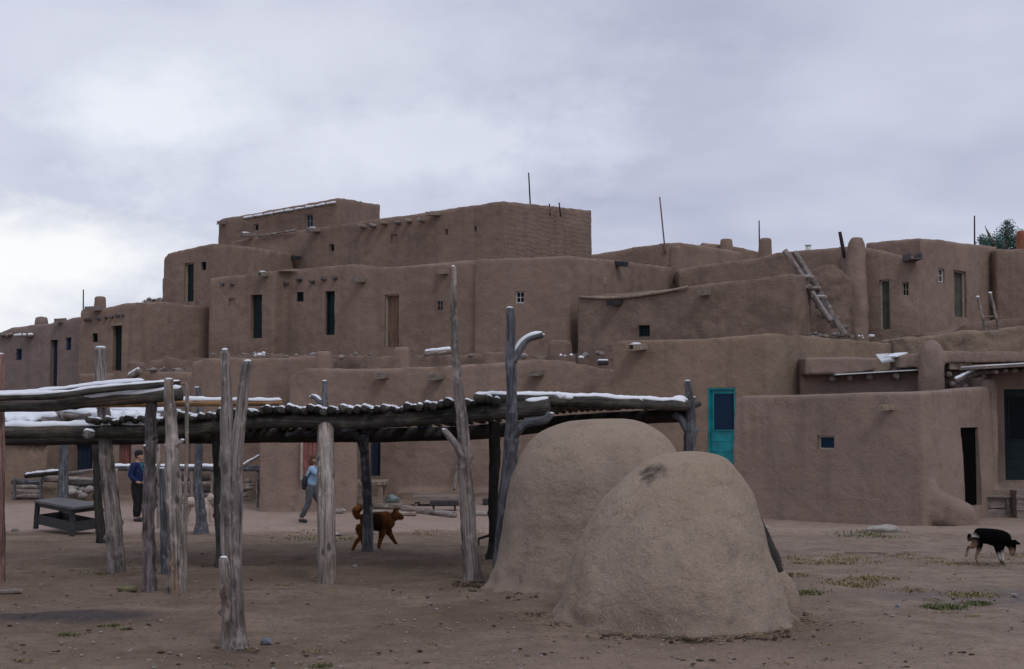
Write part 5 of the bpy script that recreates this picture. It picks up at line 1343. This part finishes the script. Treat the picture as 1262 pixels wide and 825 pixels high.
dog('shaggy rust brown dog with curled tail trotting right behind a post', Yd, [(444,642,10.5),(452,642,11),(462,643,11.5),(471,643,13),(479,641,12),(485,637.5,9.5)],
 [[(446,645,8,-.05),(444,653,6.5,-.1),(447,661,4.2,-.1),(440,667,3,-.1),(435,678,2.6,-.1),(437.5,680,2.5,-.1)],[(448,646,8,.05),(448,655,6,.1),(451,662,4,.1),(445,668,2.8,.1),(448.5,676,2.5,.1),(451,677.5,2.3,.1)],
  [(474,648,7,-.05),(472,657,5,-.09),(469.5,665,3.4,-.09),(467,674,2.8,-.09),(470,676,2.5,-.09)],[(477,648,7,.05),(479,657,4.6,.09),(483,664,3.2,.09),(487,670,2.6,.09),(490,671,2.3,.09)]],
 [(444,640,4),(440,635,4),(438.5,630,6),(441,626.5,6),(444,627,5),(446,630,3.5)], [(484,638,8.5),(489,634.5,6.4),(493,637,4),(498,639.5,2.6)], m, [[(487,631,2.6,-.05),(487,627.5,1.8,-.06),(488,625,.8,-.06)],[(489,631,2.6,.05),(490,627.5,1.8,.06),(490.5,625.5,.8,.06)]], gnd(460,679), fur=.006, coat=(9000,.030), k=1.04)
Yd2 = gnd(1222,697).y+.1
PB = lambda x, y: at(x, y, Yd2)
m = furmat('black_fur', (.002,.0022,.0025), (.003,.003,.0035), (.006,.0065,.008), [(PB(1200,661.5),.035,(.55,.50,.44)),(PB(1196,672),.10,(.17,.11,.075)),(PB(1189,684),.10,(.22,.16,.13)),(PB(1207,688),.13,(.24,.17,.13)),(PB(1228,686),.07,(.42,.38,.36)),(PB(1231,695),.07,(.13,.085,.06)),(PB(1239,686),.08,(.62,.60,.60)),(PB(1245,680),.05,(.33,.22,.15)),(PB(1248.5,686),.025,(.02,.015,.015))])
dog('black dog with tan and white legs walking head down at the right edge', Yd2, [(1200,659,9),(1208,660,10),(1219,661,10.5),(1231,664,12.5),(1239,664,10),(1244,668,7.5)],
 [[(1202,662,8,-.05),(1199,668,6.5,-.1),(1197,673,4,-.1),(1190.5,673.5,2.3,-.1),(1189,681,2,-.1),(1188,686,2.6,-.1)],[(1206,664,8,.05),(1210,672,5.5,.08),(1208,680,3.2,.08),(1204.5,687,2.1,.08),(1206.5,693,2,.08),(1209,696,2.2,.08)],
  [(1228,668,7,-.04),(1227,677,4.2,-.08),(1229,686,2.4,-.08),(1231,691,2.2,-.08),(1235,696,2.3,-.08)],[(1235,670,7,.04),(1236,679,4,.08),(1238,688,2.6,.08),(1238,693,2.4,.08),(1240,696,2.5,.08)]],
 [(1197,658,5),(1194.5,663,3),(1194,668,1.8)], [(1242,667,7.5),(1248,672,6),(1247.5,680,4.2),(1248,686,2.7)], m, [[(1249,668.5,3,-.05),(1252,669,2.2,-.07),(1256,670.5,1,-.08)],[(1251,667,3,.05),(1253.5,667.5,2,.07),(1256,669,1,.08)]], gnd(1222,697), fur=.006, k=1.0, coat=(5000,.016))
Yd3 = gnd(245,648).y
m = furmat('cream_fur', (.46,.37,.32), (.36,.28,.24), (.52,.44,.39))
dog('cream white dog standing half hidden behind the blue grey post', Yd3, [(229,618,5),(236,618,5.2),(246,619,5.4),(254,620,6),(257,617,5)],
 [[(229,621,4.5,-.06),(228,629,3.2,-.09),(226.5,636,1.8,-.09),(228,645,1.6,-.09),(229.5,647,1.6,-.09)],[(231,621,4.5,.06),(232,629,3,.09),(230,636,1.7,.09),(232,644,1.6,.09)],
  [(254,622,4.5,-.06),(256,632,2.6,-.08),(256.5,646,1.8,-.08),(258,648,1.6,-.08)],[(256,622,4.5,.06),(258.5,632,2.4,.08),(259,645,1.7,.08)]],
 [(228,616,2.5),(225.5,613,2),(224.5,616,1.6)], [(256,617,5),(260,612,4),(264,613.5,2.4),(266.5,614.5,1.6)], m, [[(258.5,610,1.8,-.04),(258,607.5,1,-.04)],[(260,610,1.8,.04),(260,607.5,1,.04)]], gnd(245,648), voxel=.018, fur=.01)
# ------------------------------------------------------------------ tree beyond the roofs
LEAF = grassmat('cottonwood_leaves', (.035,.10,.085), (.10,.19,.15))
TB = plain('tree_bark', (.16,.13,.11), .9, .4, 4)
Yt = 78; t = thing('leafy_tree', 'blue green leafy tree showing above the roofs at far right', 'tree', (at(1238,300,Yt).x, Yt, terrain(0,Yt)))
b0 = at(1238,300,Yt); bm = bmesh.new(); tube(bm, [Vector((b0.x,Yt,-.6)), Vector((b0.x+.2,Yt,4)), Vector((b0.x,Yt,9)), at(1242,282,Yt)], [.4,.33,.22,.06], seg=12, step=.5, seed=2)
rn = random.Random(3)
limbs = []
for k in range(16):
    s = Vector((b0.x, Yt, rn.uniform(6,10.5))); e = at(rn.uniform(1210,1268), rn.uniform(278,310), Yt+rn.uniform(-1.5,1.5)); limbs.append(e)
    tube(bm, [s, s.lerp(e,.5)+Vector((0,0,.2)), e], [.10,.06,.02], seg=6, step=.4, seed=k)
obj('trunk', bm, TB, t)
bm = bmesh.new()
cl = [(at(x,y,Yt+dy), r) for x,y,dy,r in ((1243,280,0,.32),(1238,287,.3,.38),(1247,291,-.2,.42),(1240,298,.2,.5),(1226,298,0,.42),(1213,297,.2,.30),(1219,302,-.3,.38),(1250,300,.3,.5),(1232,305,0,.6),(1248,310,.2,.7),(1215,308,.1,.5),(1260,296,1,.5),(1266,310,0,.8),(1225,315,0,.8),(1240,322,.5,1.1),(1256,330,.5,1.2),(1222,335,.3,1.2),(1241,275,.1,.14),(1209,295,.1,.16))]
for c, r in cl:
    r *= 1.25
    for _ in range(int(1300*r*r)+120):
        d = Vector((rn.gauss(0,1), rn.gauss(0,1), rn.gauss(0,1))).normalized()*r*rn.uniform(.3,1.15); p = c+d
        a = Vector((rn.gauss(0,1), rn.gauss(0,1), rn.gauss(0,1))).normalized(); b2 = a.cross(Vector((rn.gauss(0,1), rn.gauss(0,1), rn.gauss(0,1)))).normalized(); s = rn.uniform(.03,.06)
        vs = [bm.verts.new(p+q) for q in (a*s, b2*s*.6, -a*s, -b2*s*.6)]; bm.faces.new(vs)
obj('crown', bm, LEAF, t, smooth=False)
# ------------------------------------------------------------------ sky, light, camera
sc = bpy.context.scene
w = bpy.data.worlds.new('World'); sc.world = w; w.use_nodes = True
nt = w.node_tree; nt.nodes.clear()
out = nt.nodes.new('ShaderNodeOutputWorld')
SUN_EL, SUN_AZ = R(50), R(152)      # azimuth measured clockwise from +Y (away from camera)
sky = nt.nodes.new('ShaderNodeTexSky'); sky.sky_type = 'NISHITA'; sky.sun_disc = False; sky.sun_elevation = SUN_EL; sky.sun_rotation = SUN_AZ; sky.altitude = 2000
bg1 = nt.nodes.new('ShaderNodeBackground'); nt.links.new(sky.outputs[0], bg1.inputs[0]); bg1.inputs[1].default_value = .10
tc = nt.nodes.new('ShaderNodeTexCoord'); g_ = tc.outputs['Generated']
sp = nt.nodes.new('ShaderNodeSeparateXYZ'); nt.links.new(g_, sp.inputs[0])
zz = math_(nt,'ADD', math_(nt,'MAXIMUM', sp.outputs['Z'], 0.0), .22)
cv = nt.nodes.new('ShaderNodeCombineXYZ'); nt.links.new(math_(nt,'DIVIDE', sp.outputs['X'], zz), cv.inputs[0]); nt.links.new(math_(nt,'DIVIDE', sp.outputs['Y'], zz), cv.inputs[1])
base = nz(nt, mapping(nt, cv.outputs[0], (1.0,1.0,1), (2.3,1.1,0)), 1.0, 5, .5)
soft = nz(nt, mapping(nt, cv.outputs[0], (1.0,1.0,1), (8.3,4.1,0)), 1.35, 6, .5)
c = mix(nt, mr(nt, base, .34, .66), (.405,.428,.555), (.575,.595,.710))
c = mix(nt, math_(nt,'MULTIPLY', mr(nt, soft, .43, .66), .55), c, (.70,.715,.80))
# brighter gaps in the overcast, low on the left
def gap(px, py, rx, rz, k, c, col):
    d = ray(px, py).normalized()
    dx = math_(nt,'DIVIDE', math_(nt,'SUBTRACT', math_(nt,'DIVIDE', sp.outputs['X'], math_(nt,'MAXIMUM', sp.outputs['Y'], .05)), d.x/d.y), rx)
    dz = math_(nt,'DIVIDE', math_(nt,'SUBTRACT', math_(nt,'DIVIDE', sp.outputs['Z'], math_(nt,'MAXIMUM', sp.outputs['Y'], .05)), d.z/d.y), rz)
    r2 = math_(nt,'SQRT', math_(nt,'ADD', math_(nt,'MULTIPLY', dx, dx), math_(nt,'MULTIPLY', dz, dz)))
    nn = nz(nt, mapping(nt, g_, (9,9,16), (px*.01,0,py*.01)), 1.0, 7, .62)
    f = mr(nt, math_(nt,'ADD', r2, math_(nt,'MULTIPLY', math_(nt,'SUBTRACT', nn, .5), 3.0)), 1.35, .25)
    f = math_(nt,'MULTIPLY', f, math_(nt,'GREATER_THAN', sp.outputs['Y'], 0.0))
    return mix(nt, math_(nt,'MULTIPLY', f, k), c, col)
c = gap(75,315,.105,.036,.95,c,(.90,.905,.90)); c = gap(-40,350,.10,.06,.95,c,(.90,.905,.90)); c = gap(190,150,.075,.042,.85,c,(.80,.83,.90)); c = gap(560,175,.15,.035,.7,c,(.74,.76,.85)); c = gap(330,60,.2,.05,.4,c,(.72,.745,.82))
bg2 = nt.nodes.new('ShaderNodeBackground'); nt.links.new(c, bg2.inputs[0]); bg2.inputs[1].default_value = 1.12
mx = nt.nodes.new('ShaderNodeMixShader'); mx.inputs[0].default_value = .93
nt.links.new(bg1.outputs[0], mx.inputs[1]); nt.links.new(bg2.outputs[0], mx.inputs[2]); nt.links.new(mx.outputs[0], out.inputs[0])
L = bpy.data.lights.new('sun', 'SUN'); L.energy = .75; L.angle = R(16); L.color = (1,.97,.93)
lo = bpy.data.objects.new('sun', L); C.objects.link(lo)
sd = Vector((math.sin(SUN_AZ)*math.cos(SUN_EL), math.cos(SUN_AZ)*math.cos(SUN_EL), math.sin(SUN_EL)))
lo.rotation_euler = sd.to_track_quat('Z','Y').to_euler()
cam = bpy.data.cameras.new('camera'); co_ = bpy.data.objects.new('camera', cam); C.objects.link(co_)
co_.location = (0,0,H); co_.rotation_euler = (R(90)+TH, 0, 0)
cam.sensor_width = 36; cam.sensor_fit = 'HORIZONTAL'; cam.lens = F/1262*36; cam.clip_end = 5000; cam.clip_start = .1
sc.camera = co_
sc.view_settings.view_transform = 'Standard'; sc.view_settings.look = 'None'; sc.view_settings.exposure = 0; sc.view_settings.gamma = 1; sc.view_settings.use_curve_mapping = False
sc.render.engine = 'CYCLES'
